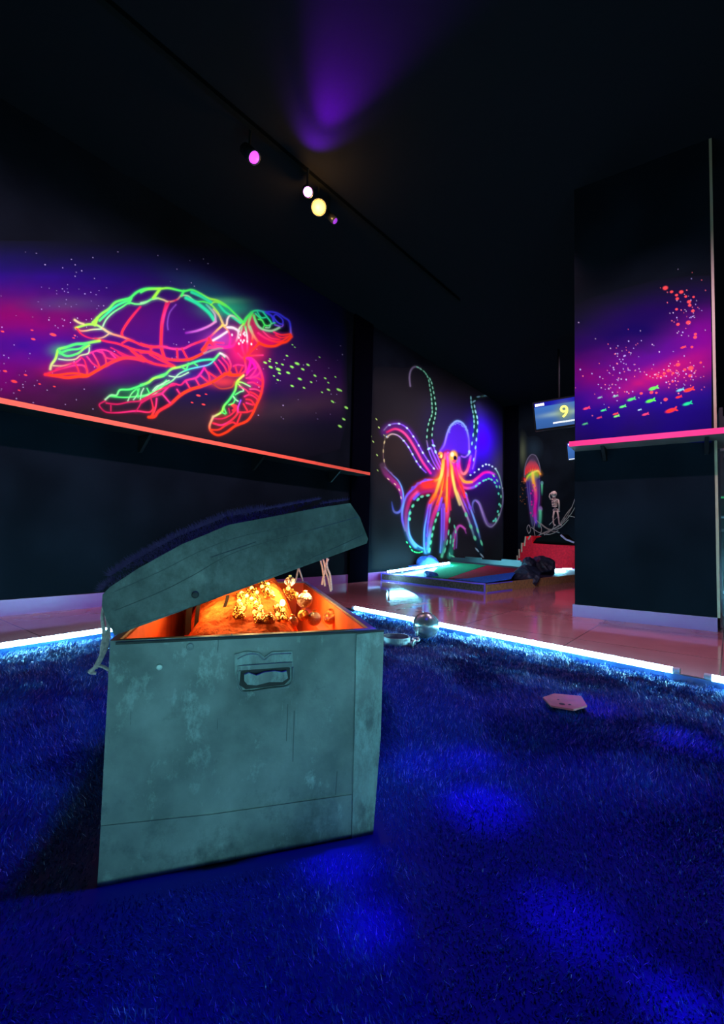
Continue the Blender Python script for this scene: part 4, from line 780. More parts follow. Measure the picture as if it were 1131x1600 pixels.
for p_, t_, w_ in ((Vector((1.2, 3.3, CEIL-.12)), Vector((1.2, 3.1, 0)), P_WALK), (Vector((-1.0, 3.2, CEIL-.12)), Vector((-1.2, 2.9, 0)), P_WALK*.6), (Vector((1.9, 2.3, CEIL-.12)), Vector((1.75, 2.3, 0)), P_WALK*.7)):
    spot('walkway_fill', p_, t_, w_, (1.0, 0.55, 0.85), 78, 1.0, .04)  # ceiling fill added to tint the tiles, no fixture there

# ------------------------------------------------------------------ minigolf platform by the octopus
A_, B_ = on_floor(597, 907), on_floor(757.5, 927); C1 = on_floor(900, 908); dBC = (C1-B_).normalized(); C2 = B_+dBC*3.4
Dw = on_wall(704, 876); D_ = Vector((Dw.x, Dw.y, 0)); zr = min(max(Dw.z, .14), .26); print('ramp z', zr, 'A,B,C', A_, B_, C1)
h0 = 0.088
nR = (B_-A_).cross(D_+Z*(zr-h0)-A_).normalized(); 
if nR.z < 0: nR = -nR
R0 = A_+Z*h0
def on_ramp(px, py, up=0.0): return on_plane(px, py, R0+nR*up, nR)
E_ = on_ramp(820, 886); E_f = Vector((E_.x, E_.y, 0))
plat = empty('minigolf_platform', B_, 'raised minigolf lane of green, red and blue felt below the octopus', 'minigolf lane')
M_PANEL = mat('speckled brown panel', (0.10, 0.065, 0.05), rough=0.5, noise=0.7, nscale=60, linear=True); M_PLY = mat('orange plywood', (0.50, 0.26, 0.10), rough=0.5, noise=0.35, nscale=40, linear=True); M_VIOLET = mat('violet edge tape', (0.22, 0.12, 0.85), rough=0.45, linear=True)
bm = bmesh.new(); prism(bm, [A_, B_, E_f+dBC*.02, D_], Z*(h0-0.02))
for f in list(bm.faces):
    pass
done('deck', bm, mat('dark lane board', (0.03, 0.025, 0.05), rough=0.5, linear=True), plat)
top = [R0, B_+Z*h0, E_, D_+Z*zr]
bm = bmesh.new(); prism(bm, [p-Z*0.004 for p in top], -Z*0.02); done('ramp_board', bm, mat('dark lane board'), plat)
dAB = (B_-A_).normalized(); nAB = Vector((dAB.y, -dAB.x, 0)); nBC = Vector((dBC.y, -dBC.x, 0))
bm = bmesh.new(); obox(bm, A_+nAB*0.001, B_-A_, nAB*0.018, Z*(h0+.006)); done('side_panel', bm, M_PANEL, plat)
bm = bmesh.new(); obox(bm, B_+nBC*0.001, dBC*3.3, nBC*0.018, Z*h0); done('side_panel', bm, M_PLY, plat)
bm = bmesh.new()
for z in (0.0, h0-0.008): obox(bm, A_+nAB*0.019+Z*z, B_-A_+dAB*.02, nAB*0.006, Z*0.014)
obox(bm, B_+nAB*0.019+dAB*.004, dAB*0.016, nAB*0.006, Z*h0); obox(bm, A_+nAB*0.019, dAB*0.014, nAB*0.006, Z*h0); obox(bm, B_+nBC*0.019, dBC*0.5, nBC*0.004, Z*0.012); obox(bm, B_+nBC*0.019+Z*(h0-.006), dBC*0.5, nBC*0.004, Z*0.01)
done('edge_tape', bm, M_VIOLET, plat)
def felt(name, pts, col):
    bm = bmesh.new(); prism(bm, [on_ramp(x, y, 0.0) for x, y in pts], Z*0.006); done(name, bm, mat(name+' cloth', col, rough=0.9, spec=0.1, noise=0.25, nscale=60, bump=0.2, bscale=300, linear=True), plat)
felt('green_felt', [(673, 899), (684, 887), (703, 878.5), (759, 884), (699, 904), (676, 903)], (0.01, 0.42, 0.16))
felt('red_felt', [(700, 904.2), (760.5, 884.2), (816, 890), (806, 894), (729, 904.4)], (0.42, 0.03, 0.06))
felt('blue_felt', [(710, 905.4), (730, 904.6), (806, 894.4), (798, 905), (758, 911)], (0.03, 0.16, 0.8))
bm = bmesh.new(); ra, rb = D_+Z*zr, E_; obox(bm, Vector((ra.x, ra.y, h0)), Vector((rb.x-ra.x, rb.y-ra.y, 0)), dBC*0.03, Z*(zr-h0+0.05)); done('back_rail', bm, mat('teal grey rail', (0.12, 0.20, 0.20), rough=0.4, linear=True), plat)
for f in (.22, .72):
    p = ra.lerp(rb, f); bm = bmesh.new(); obox(bm, Vector((p.x, p.y, zr+0.05)), (rb-ra).normalized()*0.3, dBC*0.03, Z*0.022); done('rail_block', bm, mat('teal grey rail'), plat)
# far deck, where the red box stands
pe = E_f+dBC*0.08; F1 = B_+dBC*((C1-B_).length*0.62)
bm = bmesh.new(); wd_ = D_+U*0.06; prism(bm, [F1, C2, C2-nBC*1.45, Vector((D_.x, D_.y, 0))+dBC*0.1-nBC*0.0], Z*h0); far = done('far_deck', bm, mat('dark lane board'), plat)
G = 'light tubes on the minigolf platform'
p0_, p1_ = on_wall(606, 893.5, 0.30), on_wall(703, 879.5, 0.30)
def free_tube(a, b, label, r=0.012):
    d = (b-a); root = empty('light_tube', a, label, 'light', G); dn = d.normalized()
    bm = bmesh.new(); tube(bm, [a, b], r, 10); done('glowing_tube', bm, M_TUBE, root, smooth=True)
    for s in (a, b-dn*0.03):
        bm = bmesh.new(); tube(bm, [s, s+dn*0.03], r*1.1, 10); done('end_cap', bm, M_WHITEPL, root)
    for f in (.2, .8):
        p = a.lerp(b, f); bm = bmesh.new(); obox(bm, Vector((p.x-.01, p.y-.01, h0-.01)), (0.02, 0, 0), (0, 0.02, 0), Z*max(p.z-h0+.005, .01)); done('holder', bm, M_ALU, root)
free_tube(p0_, p1_, 'white cyan light tube lying along the octopus wall at the back of the platform')
free_tube(on_floor(858, 891.5, h0+.02), on_floor(884, 890.5, h0+.02), 'short light tube right of the dark rock on the platform', .018)
free_tube(on_floor(881, 888, h0+.02), on_floor(905, 885, h0+.02), 'short light tube in front of the red box beside the pillar', .018)

def rock(c, r, sc, m, label, seed, cat='rock'):
    bm = bmesh.new(); bmesh.ops.create_icosphere(bm, subdivisions=4, radius=1)
    rg = random.Random(seed); dirs = [(Vector((rg.gauss(0, 1), rg.gauss(0, 1), rg.gauss(0, 1))).normalized(), rg.uniform(.62, .95)) for _ in range(14)]
    for v in bm.verts:
        n = v.co.normalized(); k = 1.0
        for d, lim in dirs:
            q = n.dot(d)
            if q > 0.05: k = min(k, lim/q)
        k *= 1+0.05*math.sin(9*n.x+seed)*math.sin(8*n.y)*math.sin(7*n.z+1)
        v.co = Vector((n.x*sc[0], n.y*sc[1], n.z*sc[2]))*r*k + Vector(c)
    o = done('rock', bm, m, smooth=False); return props(o, label, cat)
M_ROCKB = mat('blue rock', (0.03, 0.10, 0.42), rough=0.6, noise=0.5, nscale=20, linear=True); M_ROCKD = mat('dark rock', (0.012, 0.016, 0.035), rough=0.5, noise=0.5, nscale=14, linear=True)
p = on_wall(668, 884, 0.16); rock(p+Z*0.01, .155, (1.05, .7, .85), M_ROCKB, 'blue rock against the octopus wall behind the light tube', 3)
p = on_wall(650, 890, 0.2); rock(p, .10, (1.2, .7, .75), M_ROCKB, 'small blue rock at the left foot of the octopus wall', 5)
p = on_ramp(672, 899, .01); rock(p, .085, (1.0, .9, .7), M_ROCKB, 'blue rock in front of the light tube on the lane', 8)
def brock(px, py, d, r, sc, lab, sd):
    q = on_floor(px, py, h0); rock(q+Z*d, r, sc, M_ROCKD, lab, sd)
brock(822, 903, .02, .20, (.9, .9, .62), 'low dark rock hanging over the plywood side of the platform', 11)
brock(847, 897, .08, .19, (1.0, .9, .8), 'tallest dark rock on the platform edge next to the short light tube', 13)
brock(826, 897, .10, .12, (.8, .8, .95), 'small dark rock beside the lane end', 17)

# ------------------------------------------------------------------ red box, wreck, net and skeleton
q0 = on_floor(858, 889, h0); NB = -U
def on_red(px, py, off=0.0): return on_plane(px, py, q0+NB*off, NB)
red = empty('red_box', q0, 'red felt covered box with a jagged plank side behind the dark rocks', 'obstacle')
out = [(808, 889), (808, 868), (811, 872), (811, 858), (814.5, 863), (815, 848), (819, 853), (821, 838), (825, 843), (829, 837), (831, 849), (897, 853), (925, 855), (925, 889)]
M_RED = mat('red felt', (0.75, 0.008, 0.02), rough=0.85, spec=0.1, noise=0.2, nscale=40, linear=True)
def zfix(v): return Vector((v.x, v.y, max(v.z, h0)))
bm = bmesh.new(); prism(bm, [zfix(on_red(*p)) for p in out], U*0.55); done('body', bm, M_RED, red)
M_RAW = mat('raw wood edge', (0.45, 0.25, 0.15), rough=0.6, linear=True)
bm = bmesh.new()
for i in range(1, 10, 2):
    a, b = zfix(on_red(*out[i-1], .004)), zfix(on_red(*out[i], .004)); tube(bm, [a, b], 0.012, 6)
done('plank_edge', bm, M_RAW, red)
wr = [(833, 849), (838, 842), (850, 838), (862, 836), (878, 836), (884, 843), (897, 848), (930, 850), (930, 855), (897, 853), (833, 851)]
wk = empty('wreck_hull', on_red(862, 851, -.1), 'black broken boat hull resting on top of the red box', 'boat')
bm = bmesh.new(); prism(bm, [on_red(x, y, -.06)+Z*.012 for x, y in wr], U*0.35); done('hull', bm, mat('matt black rail'), wk)
bm = bmesh.new(); tube(bm, [on_red(x, y, -.05)+Z*.012 for x, y in ((876, 837), (884, 844), (897, 849))], .014, 6); done('gunwale', bm, mat('purple lit edge', (0.35, 0.2, 0.3), rough=0.6, linear=True), wk)  # purple light on the hull edge is put into this strip's colour
def on_net(px, py, off=0.0): return on_plane(px, py, q0+U*(0.72)-U*off, U)
ROPES = [[(901, 771), (893, 793), (882, 812), (868, 824), (850, 832), (838, 838)], [(903, 783), (892, 803), (876, 820), (858, 830), (842, 836)], [(838, 813), (848, 822), (860, 829), (874, 832)], [(830, 824), (842, 832), (858, 835), (872, 829)], [(845, 818), (856, 826), (866, 826), (880, 814)], [(858, 820), (866, 812), (872, 806)], [(850, 836), (862, 828), (866, 820)], [(836, 838), (834, 826), (836, 815)], [(826, 834), (823, 826), (826, 820), (829, 828), (826, 834)], [(880, 815), (884, 804), (894, 792)], [(872, 824), (880, 810), (893, 793)], [(842, 838), (846, 828), (843, 818)], [(888, 806), (897, 808), (903, 812)], [(866, 828), (876, 824), (888, 812)]]
net = empty('cargo_net', on_net(860, 838), 'grey rope net sagging below the small skeleton', 'net')
for r_ in ROPES:
    bm = bmesh.new(); tube(bm, smooth_pts([on_net(x, y) for x, y in r_], 5), 0.0055, 6); done('rope', bm, mat('grey rope', (0.26, 0.22, 0.20), rough=0.8, linear=True), net, smooth=True)
M_BONE = mat('bone', (0.5, 0.33, 0.28), rough=0.6, linear=True)
sk = empty('skeleton', on_net(868, 822, .03), 'small pale skeleton figure with one raised hand standing in the net', 'skeleton')
def sp(x, y, o=.05): return on_net(x, y, o)
bm = bmesh.new(); ball(bm, sp(865.5, 772), 0.052, 3, (.85, .95, 1)); ball(bm, sp(865.5, 776.5, .07), 0.03, 2, (.9, .8, .8)); sku = done('skull', bm, M_BONE, sk, smooth=True)
bm = bmesh.new()
for dx in (-1.8, 1.8): ball(bm, sp(865.5+dx, 772.5, .095), 0.011, 2)
done('eye_socket', bm, M_BLACKMETAL, sku)
bm = bmesh.new(); tube(bm, [sp(866, 778), sp(866.5, 786), sp(868, 797)], .012, 8)
for i in range(5):
    y = 781+i*2.4; w = 4.6-.35*abs(i-1.5)
    tube(bm, [sp(866.5+w*math.cos(a), y+1.2*math.sin(a)**2, .05+.035*math.sin(a)) for a in [k*2*math.pi/12 for k in range(12)]], .008, 6, closed=True)
tube(bm, [sp(860.5, 780.5), sp(866, 779.5), sp(872.5, 781)], .012, 6)
tube(bm, [sp(868+3.6*math.cos(a), 797+2*math.sin(a), .05) for a in [k*2*math.pi/10 for k in range(10)]], .013, 6, closed=True)
done('torso', bm, M_BONE, sk, smooth=True)
for pts in ([(860.5, 780.5), (858, 776), (859, 772), (862.5, 769.5)], [(872.5, 781), (873.5, 789), (873, 799)]):
    bm = bmesh.new(); tube(bm, [sp(*p, .06) for p in pts], [.013, .01, .010, .012][:len(pts)], 8); ball(bm, sp(*pts[-1], .06), .016, 2); done('arm', bm, M_BONE, sk, smooth=True)
for pts in ([(865.5, 799), (864, 808), (864.5, 818), (866.5, 820.5)], [(871, 799), (872.5, 809), (873.5, 818.5), (876, 820.5)]):
    bm = bmesh.new(); tube(bm, [sp(*p, .05) for p in pts], [.017, .012, .011, .013], 8); ball(bm, sp(*pts[1], .05), .016, 2); ball(bm, sp(*pts[-1], .06), .016, 2, (1.2, 1, .6)); done('leg', bm, M_BONE, sk, smooth=True)

# ------------------------------------------------------------------ monitors
def vec_text(s, size):
    cu = bpy.data.curves.new('digits', 'FONT'); cu.body = s; cu.size = size; cu.align_x = 'CENTER'; cu.align_y = 'CENTER'; cu.offset = size*0.02
    ob = bpy.data.objects.new('digits', cu); COL.objects.link(ob); bpy.context.view_layer.update()
    me = bpy.data.meshes.new_from_object(ob.evaluated_get(bpy.context.evaluated_depsgraph_get())); bpy.data.objects.remove(ob); bpy.data.curves.remove(cu); return me
def screen_material():
    m = bpy.data.materials.new('lit screen'); m.use_nodes = True; nt = m.node_tree; b = nt.nodes['Principled BSDF']; at = nt.nodes.new('ShaderNodeVertexColor'); at.layer_name = 'paint'
    b.inputs['Base Color'].default_value = (0, 0, 0, 1); b.inputs['Roughness'].default_value = .2; nt.links.new(at.outputs['Color'], b.inputs['Emission Color']); b.inputs['Emission Strength'].default_value = 1.1; return m
M_SCR = screen_material()
def monitor(tl, bl, tr_, depth, label, big):
    n = -U; p0 = EYEP+ray(*tl)*depth
    T, Bt, R = [on_plane(x, y, p0, n) for x, y in (tl, bl, tr_)]
    ex = (R-T).normalized(); ey = (Bt-T); hgt = ey.length; ey.normalize(); w = hgt*1.75
    root = empty('hanging_monitor', T+ex*w/2+ey*hgt, label, 'screen', None)
    bm = bmesh.new(); m_ = .022; obox(bm, T-ex*m_-ey*m_-n*0.006, ex*(w+2*m_), ey*(hgt+2*m_), -n*0.05); done('casing', bm, M_BLACKMETAL, root, bevel=.004)
    bm = bmesh.new(); top = T+ex*w/2-n*.03; tube(bm, [top, Vector((top.x, top.y, CEIL))], .015, 8); done('ceiling_mount', bm, mat('matt black rail'), root)
    g = Painting(0, 0, 175, 100, 2.5); g.C[:] = lin((58, 104, 176)); X, Y = g.X, g.Y
    g.C = g.C*(1.25-0.5*(Y/100))[..., None]
    g.blend((slice(None), slice(None)), (Y < 17).astype(float), lin((24, 26, 165)))
    g.frame(0, 0, 1)
    if big:
        g.blob(105, 52, 75, 9, (170, 200, 190), .75, raw=True); g.blob(105, 50, 28, 30, (130, 150, 90), .85, raw=True)
    g.A[:] = 1
    def where(px, py): return np.array(T)[None]+np.array(ex)[None]*(px/175*w)[:, None]+np.array(ey)[None]*(py/100*hgt)[:, None]
    g.mesh('screen', where, parent=root, gain=1.0, mtl=M_SCR)
    def sq(bm, x, y, a, b): obox(bm, T+ex*(x/175*w)+ey*(y/100*hgt)+n*0.001, ex*(a/175*w), ey*(b/100*hgt), n*0.001)
    M_TXT = mat('white screen text', (255, 255, 255), emit=(1, 1, 1), estr=1.0)
    bm = bmesh.new(); x = 4
    for a in (6, 4, 7, 3, 8, 6): sq(bm, x, 3, a-1, 10); x += a
    done('header_text', bm, M_TXT, root)
    bm = bmesh.new(); x = 62
    if big:
        for a in (5, 4, 6, 5, 4, 6, 3, 5, 5, 2, 6, 5, 5, 6, 4, 6): sq(bm, x, 82, a-.8, 6); x += a
    else: sq(bm, 4, 94, 40, 4)
    done('caption_text', bm, M_TXT, root)
    if big:
        me = vec_text('9', hgt*0.62); c = T+ex*(105/175*w)+ey*(50/100*hgt)+n*0.003
        me.transform(Matrix(((ex.x, -ey.x, n.x, c.x), (ex.y, -ey.y, n.y, c.y), (ex.z, -ey.z, n.z, c.z), (0, 0, 0, 1))))
        link('digit', me, mat('yellow digit', (255, 240, 120), emit=(1.0, .88, .2), estr=1.1), root)
monitor((834, 631), (838, 671), (897, 620), 6.2, 'hanging monitor showing a big yellow 9 on blue', True)
monitor((886, 693), (888, 719), (900, 691), 6.9, 'lower hanging monitor mostly hidden by the pillar', False)

# ------------------------------------------------------------------ treasure chest
Q0, Q1 = on_floor(152, 1390, 0.0), on_floor(582, 1306, 0.0)
CE1 = (Q1-Q0).normalized(); CW = (Q1-Q0).length
CN = Vector((CE1.y, -CE1.x, 0))                    # out of the end that faces the viewer
CE2 = (-CN*0.995 + CE1*0.07).normalized(); CL, CH = 0.84, 0.343
def on_front(px, py, off=0.0, d=0.0): return on_plane(px, py, Q0+CN*off-CN*d, CN)
def chest_material(worn=False, tone=1.0):
    m = bpy.data.materials.new('scuffed teal strip' if worn else 'worn teal metal sheet'); m.use_nodes = True; nt = m.node_tree; b = nt.nodes['Principled BSDF']; N = nt.nodes.new; Lk = nt.links.new
    tc = N('ShaderNodeTexCoord')
    def noise(scale, detail=8, sc=(1, 1, 1), rough=.6):
        mp = N('ShaderNodeMapping'); mp.inputs['Scale'].default_value = sc; Lk(tc.outputs['Object'], mp.inputs['Vector'])
        n = N('ShaderNodeTexNoise'); n.inputs['Scale'].default_value = scale; n.inputs['Detail'].default_value = detail; n.inputs['Roughness'].default_value = rough; Lk(mp.outputs['Vector'], n.inputs['Vector']); return n.outputs['Fac']
    def ramp(f, a, c0, bb, c1):
        r = N('ShaderNodeValToRGB'); r.color_ramp.elements[0].position = a; r.color_ramp.elements[0].color = (*c0, 1); r.color_ramp.elements[1].position = bb; r.color_ramp.elements[1].color = (*c1, 1); Lk(f, r.inputs['Fac']); return r.outputs['Color']
    def mix(f, c0, c1):
        x = N('ShaderNodeMix'); x.data_type = 'RGBA'; Lk(f, x.inputs['Factor']); Lk(c0, x.inputs[6])
        if isinstance(c1, tuple): x.inputs[7].default_value = (*c1, 1)
        else: Lk(c1, x.inputs[7])
        return x.outputs[2]
    base = ramp(noise(9, 6), .3, (0.17, 0.235, 0.23), .68, (0.36, 0.46, 0.45))
    scuff = ramp(noise(22, 12, (1, 1, .6), .72), .575, (0, 0, 0), .68, (1, 1, 1)); c = mix(scuff, base, (0.44, 0.60, 0.58))
    scr = ramp(noise(30, 4, (5, 5, .35)), .69, (0, 0, 0), .73, (1, 1, 1)); c = mix(scr, c, (0.10, 0.16, 0.16))
    chips = ramp(noise(70, 10, (1, 1, 1), .8), .66, (0, 0, 0), .70, (1, 1, 1)); c = mix(chips, c, (0.09, 0.13, 0.13))
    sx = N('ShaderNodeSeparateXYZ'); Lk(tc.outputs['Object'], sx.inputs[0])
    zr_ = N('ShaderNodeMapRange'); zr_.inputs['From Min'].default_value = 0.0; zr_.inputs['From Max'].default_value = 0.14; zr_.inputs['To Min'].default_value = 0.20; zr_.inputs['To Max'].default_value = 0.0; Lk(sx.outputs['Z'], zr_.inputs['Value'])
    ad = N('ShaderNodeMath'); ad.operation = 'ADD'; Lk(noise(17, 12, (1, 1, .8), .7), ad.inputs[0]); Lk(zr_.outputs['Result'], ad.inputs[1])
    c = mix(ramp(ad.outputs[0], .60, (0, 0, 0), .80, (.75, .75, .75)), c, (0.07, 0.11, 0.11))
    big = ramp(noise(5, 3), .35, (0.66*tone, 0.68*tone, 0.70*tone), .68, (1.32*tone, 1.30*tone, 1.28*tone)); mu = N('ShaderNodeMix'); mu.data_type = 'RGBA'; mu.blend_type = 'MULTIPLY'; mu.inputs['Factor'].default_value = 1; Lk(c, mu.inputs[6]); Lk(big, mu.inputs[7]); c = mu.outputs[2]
    if worn:
        c = mix(ramp(noise(26, 12, (1, 1, .45), .75), .44, (0, 0, 0), .60, (.9, .9, .9)), c, (0.42, 0.62, 0.60))
    Lk(c, b.inputs['Base Color']); b.inputs['Metallic'].default_value = 0.25; b.inputs['Roughness'].default_value = 0.48
    bp = N('ShaderNodeBump'); bp.inputs['Strength'].default_value = .35; bp.inputs['Distance'].default_value = .004; Lk(noise(14, 5), bp.inputs['Height']); Lk(bp.outputs['Normal'], b.inputs['Normal'])
    return m
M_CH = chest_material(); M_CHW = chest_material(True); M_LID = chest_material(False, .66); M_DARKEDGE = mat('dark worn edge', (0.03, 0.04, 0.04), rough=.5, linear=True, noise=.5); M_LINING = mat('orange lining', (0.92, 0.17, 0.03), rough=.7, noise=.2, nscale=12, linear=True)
M_RIVET = mat('bright rivet', (0.75, 0.9, 0.85), rough=.3, metal=.6, linear=True)
chest = empty('treasure_chest', Q0+CE1*CW/2+CE2*CL/2, 'worn teal metal treasure chest with its barrel lid propped open over orange light', 'chest')
th = 0.011
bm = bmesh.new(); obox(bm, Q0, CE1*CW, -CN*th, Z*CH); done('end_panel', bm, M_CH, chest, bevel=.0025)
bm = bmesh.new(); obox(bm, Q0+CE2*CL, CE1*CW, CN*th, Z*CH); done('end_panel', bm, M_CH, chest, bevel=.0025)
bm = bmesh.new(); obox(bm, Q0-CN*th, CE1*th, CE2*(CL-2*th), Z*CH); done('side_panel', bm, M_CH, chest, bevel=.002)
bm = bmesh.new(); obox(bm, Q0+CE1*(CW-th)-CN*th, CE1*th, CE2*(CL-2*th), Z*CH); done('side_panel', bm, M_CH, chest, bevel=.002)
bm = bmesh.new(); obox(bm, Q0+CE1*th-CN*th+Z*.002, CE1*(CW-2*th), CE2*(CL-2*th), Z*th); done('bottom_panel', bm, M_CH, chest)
# lining: thin boards inside the four walls
li = bmesh.new(); t2 = .004; b0_ = Q0+CE1*th-CN*th+Z*.014
obox(li, b0_, CE1*(CW-2*th), -CN*t2, Z*(CH-.018)); obox(li, b0_+CE2*(CL-2*th), CE1*(CW-2*th), CN*t2, Z*(CH-.018)); obox(li, b0_, CE1*t2, CE2*(CL-2*th), Z*(CH-.018)); obox(li, b0_+CE1*(CW-2*th-t2), CE1*t2, CE2*(CL-2*th), Z*(CH-.018)); obox(li, b0_, CE1*(CW-2*th), CE2*(CL-2*th), Z*t2)
done('lining', li, M_LINING, chest)
bm = bmesh.new(); obox(bm, b0_+CE1*(CW-2*th-t2-.028)+CE2*.03+Z*.18, CE1*.028, CE2*(CL-.1), Z*.085); done('ledge', bm, M_LINING, chest, bevel=.003)
# corner strip of the near end, seams, dents
def front_poly(name, pts, off, depth, m, parent=None, bev=0.0):
    bm = bmesh.new(); prism(bm, [on_front(x, y, off) for x, y in pts], CN*depth); return done(name, bm, m, parent or chest, bevel=bev)
front_poly('corner_strip', [(556.5, 991), (599, 986), (594, 1150), (582, 1304), (549, 1310), (553, 1150)], 0.0005, .0022, M_CHW)
front_poly('base_strip', [(152, 1386), (158, 1290), (330, 1272), (549, 1241), (548, 1306)], .0004, .0014, M_CH)
front_poly('sheet_seam', [(361.5, 990), (362.5, 990), (359.6, 1268), (358.6, 1268)], .0003, .0005, M_CH)
front_poly('rim_trim', [(181, 1003), (599, 984), (599, 987), (181, 1007)], .0003, .003, M_DARKEDGE)
for x, y, r in ((297, 1010, .0055), (249, 1042, .0045)):
    bm = bmesh.new(); c = on_front(x, y); lathe(bm, c, [(r, 0), (r, .002), (r*.8, .0035), (r*.45, .0036), (r*.4, .0022), (.0001, .0022)], axis=CN, seg=16); done('rivet', bm, M_RIVET if y > 1020 else M_CH, chest)
# recessed handle plate
pl = front_poly('handle_plate', [(366, 1022), (385, 1017), (404, 1019), (413, 1026), (425, 1018), (456, 1017), (458, 1044), (457, 1066), (450, 1074), (378, 1082), (370, 1074), (367, 1052)], .0004, .0022, M_CHW, bev=.0008)
def hline(pts, r, m, nm='handle', off=.0045, par=None):
    bm = bmesh.new(); tube(bm, smooth_pts([on_front(x, y, off) for x, y in pts], 5, False), r, 8); return done(nm, bm, m, par or pl, smooth=True)
front_poly('recess', [(376, 1049), (392, 1044), (440, 1040), (453, 1043), (453, 1061), (444, 1070), (384, 1077), (374, 1070)], .003, .0006, M_DARKEDGE, pl)
front_poly('grip', [(381, 1053), (388, 1050), (400, 1054), (412, 1049), (428, 1047), (440, 1049), (447, 1047), (449, 1058), (440, 1064), (420, 1064), (400, 1069), (386, 1068), (381, 1062)], .0045, .006, M_CHW, pl, .002)
hline([(372, 1047), (370, 1060), (376, 1077), (386, 1081), (420, 1076), (448, 1072), (457, 1062), (457, 1042)], .0016, M_CH, 'raised_rim')
front_poly('hinge_bar', [(371, 1040), (456, 1034), (456, 1041), (371, 1047)], .0028, .003, M_CH, pl, .001)
hline([(371, 1048), (412, 1043), (456, 1041)], .0011, M_DARKEDGE, 'painted_shadow', .003)  # dark rod coloured as the shadow below the hinge bar
hline([(371, 1030), (386, 1023), (402, 1023), (413, 1031), (425, 1023), (455, 1021)], .0010, M_CH, 'raised_rim', .003)
for k, (x0, y0, x1, y1) in enumerate([(441, 1098, 439, 1130), (449, 1100, 447, 1158), (455, 1095, 452, 1170), (459, 1110, 457, 1190), (463, 1098, 461, 1150), (526, 1205, 524, 1242)]):
    front_poly('scratch', [(x0, y0), (x0+1.3, y0), (x1+.8, y1), (x1, y1)], .0002, .0004, mat('dull scratch', (0.12, 0.17, 0.17), rough=.6, linear=True) if k % 2 else M_CHW)
# latch on the right side
lc = Q1+CE2*.10+Z*.12; bm = bmesh.new(); tube(bm, smooth_pts([lc+Z*.05, lc+CE1*.012+Z*.04, lc+CE1*.014, lc+CE1*.012-Z*.035, lc-Z*.045], 5), .004, 8); done('side_handle', bm, M_CH, chest, smooth=True)
# lid
def fP(x, y): return on_front(x, y)
prof = [(573, 849), (575, 842), (562, 808), (547, 786), (500, 793), (442, 804), (358, 820), (283, 851), (216, 888), (172, 917), (160, 929), (159, 946), (166, 968), (179, 993)]
PR = [fP(x, y) for x, y in prof]
lidc = PR[-1]
lid = empty('lid', (0, 0, 0)); lid.parent = chest; lid.location = PR[6]-wloc(chest)
bot0, bot1 = PR[-1], PR[0]; bdir = (bot1-bot0).normalized(); bup = CN.cross(bdir); 
if bup.z < 0: bup = -bup
def lid_end(base, depth_dir, name):
    bm = bmesh.new(); vs = [bm.verts.new(p+base) for p in PR]; bm.faces.new(vs)
    for k, h in enumerate((0.021, 0.062)):
        for dh in (0, 0.0012): bmesh.ops.bisect_plane(bm, geom=bm.verts[:]+bm.edges[:]+bm.faces[:], plane_co=bot0+base+bup*(h+dh)+bdir*0, plane_no=(bup+bdir*(-.06 if k else .0)).normalized())
    bm.faces.ensure_lookup_table(); fs = bm.faces[:]
    thin = []
    for f in fs:
        h = [(v.co-bot0-base).dot((bup+bdir*(-.06 if f.calc_center_median().dot(bup) > 1e9 else 0))) for v in f.verts]
        if max(h)-min(h) < .0028 or f.calc_area() < 0.0009: thin.append(f)
    ex = bmesh.ops.extrude_face_region(bm, geom=fs); vv = [g for g in ex['geom'] if isinstance(g, bmesh.types.BMVert)]
    bmesh.ops.translate(bm, vec=depth_dir*.012, verts=vv)
    return done(name, bm, M_LID, lid)
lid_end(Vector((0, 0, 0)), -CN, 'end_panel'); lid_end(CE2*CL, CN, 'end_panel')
# seams of the plank end
def lid_line(pts, nm='plank_seam', r=.0005):
    bm = bmesh.new(); tube(bm, smooth_pts([on_front(x, y, .0004) for x, y in pts], 5), r, 6); done(nm, bm, mat('plank gap', (0.09, 0.13, 0.13), rough=.6, linear=True), lid)
lid_line([(194, 981), (310, 945), (440, 893), (568, 836)]); lid_line([(178, 955), (250, 925), (300, 900), (370, 862), (480, 830), (560, 808)]); lid_line([(178, 925), (250, 893), (320, 858), (390, 835), (470, 822)], r=.0004); lid_line([(330, 871), (400, 847)], r=.0010)
# dark curved top
bm = bmesh.new(); n_ = len(PR); up = PR[1:]
inn = [p+(sum(PR, Vector())/n_-p).normalized()*(.003 if i in (0, n_-2) else .017) for i, p in enumerate(up)]
for A, B, c, d in zip(up, up[1:], inn[1:], inn):
    hexa(bm, [A-CN*.001, B-CN*.001, c-CN*.001, d-CN*.001, A+CE2*(CL-.002), B+CE2*(CL-.002), c+CE2*(CL-.002), d+CE2*(CL-.002)])
bmesh.ops.remove_doubles(bm, verts=bm.verts, dist=1e-5)
M_TOP = mat('dark violet felt', (0.012, 0.008, 0.02), rough=.95, spec=.05, linear=True, noise=.5, nscale=30); done('curved_top', bm, M_TOP, lid)
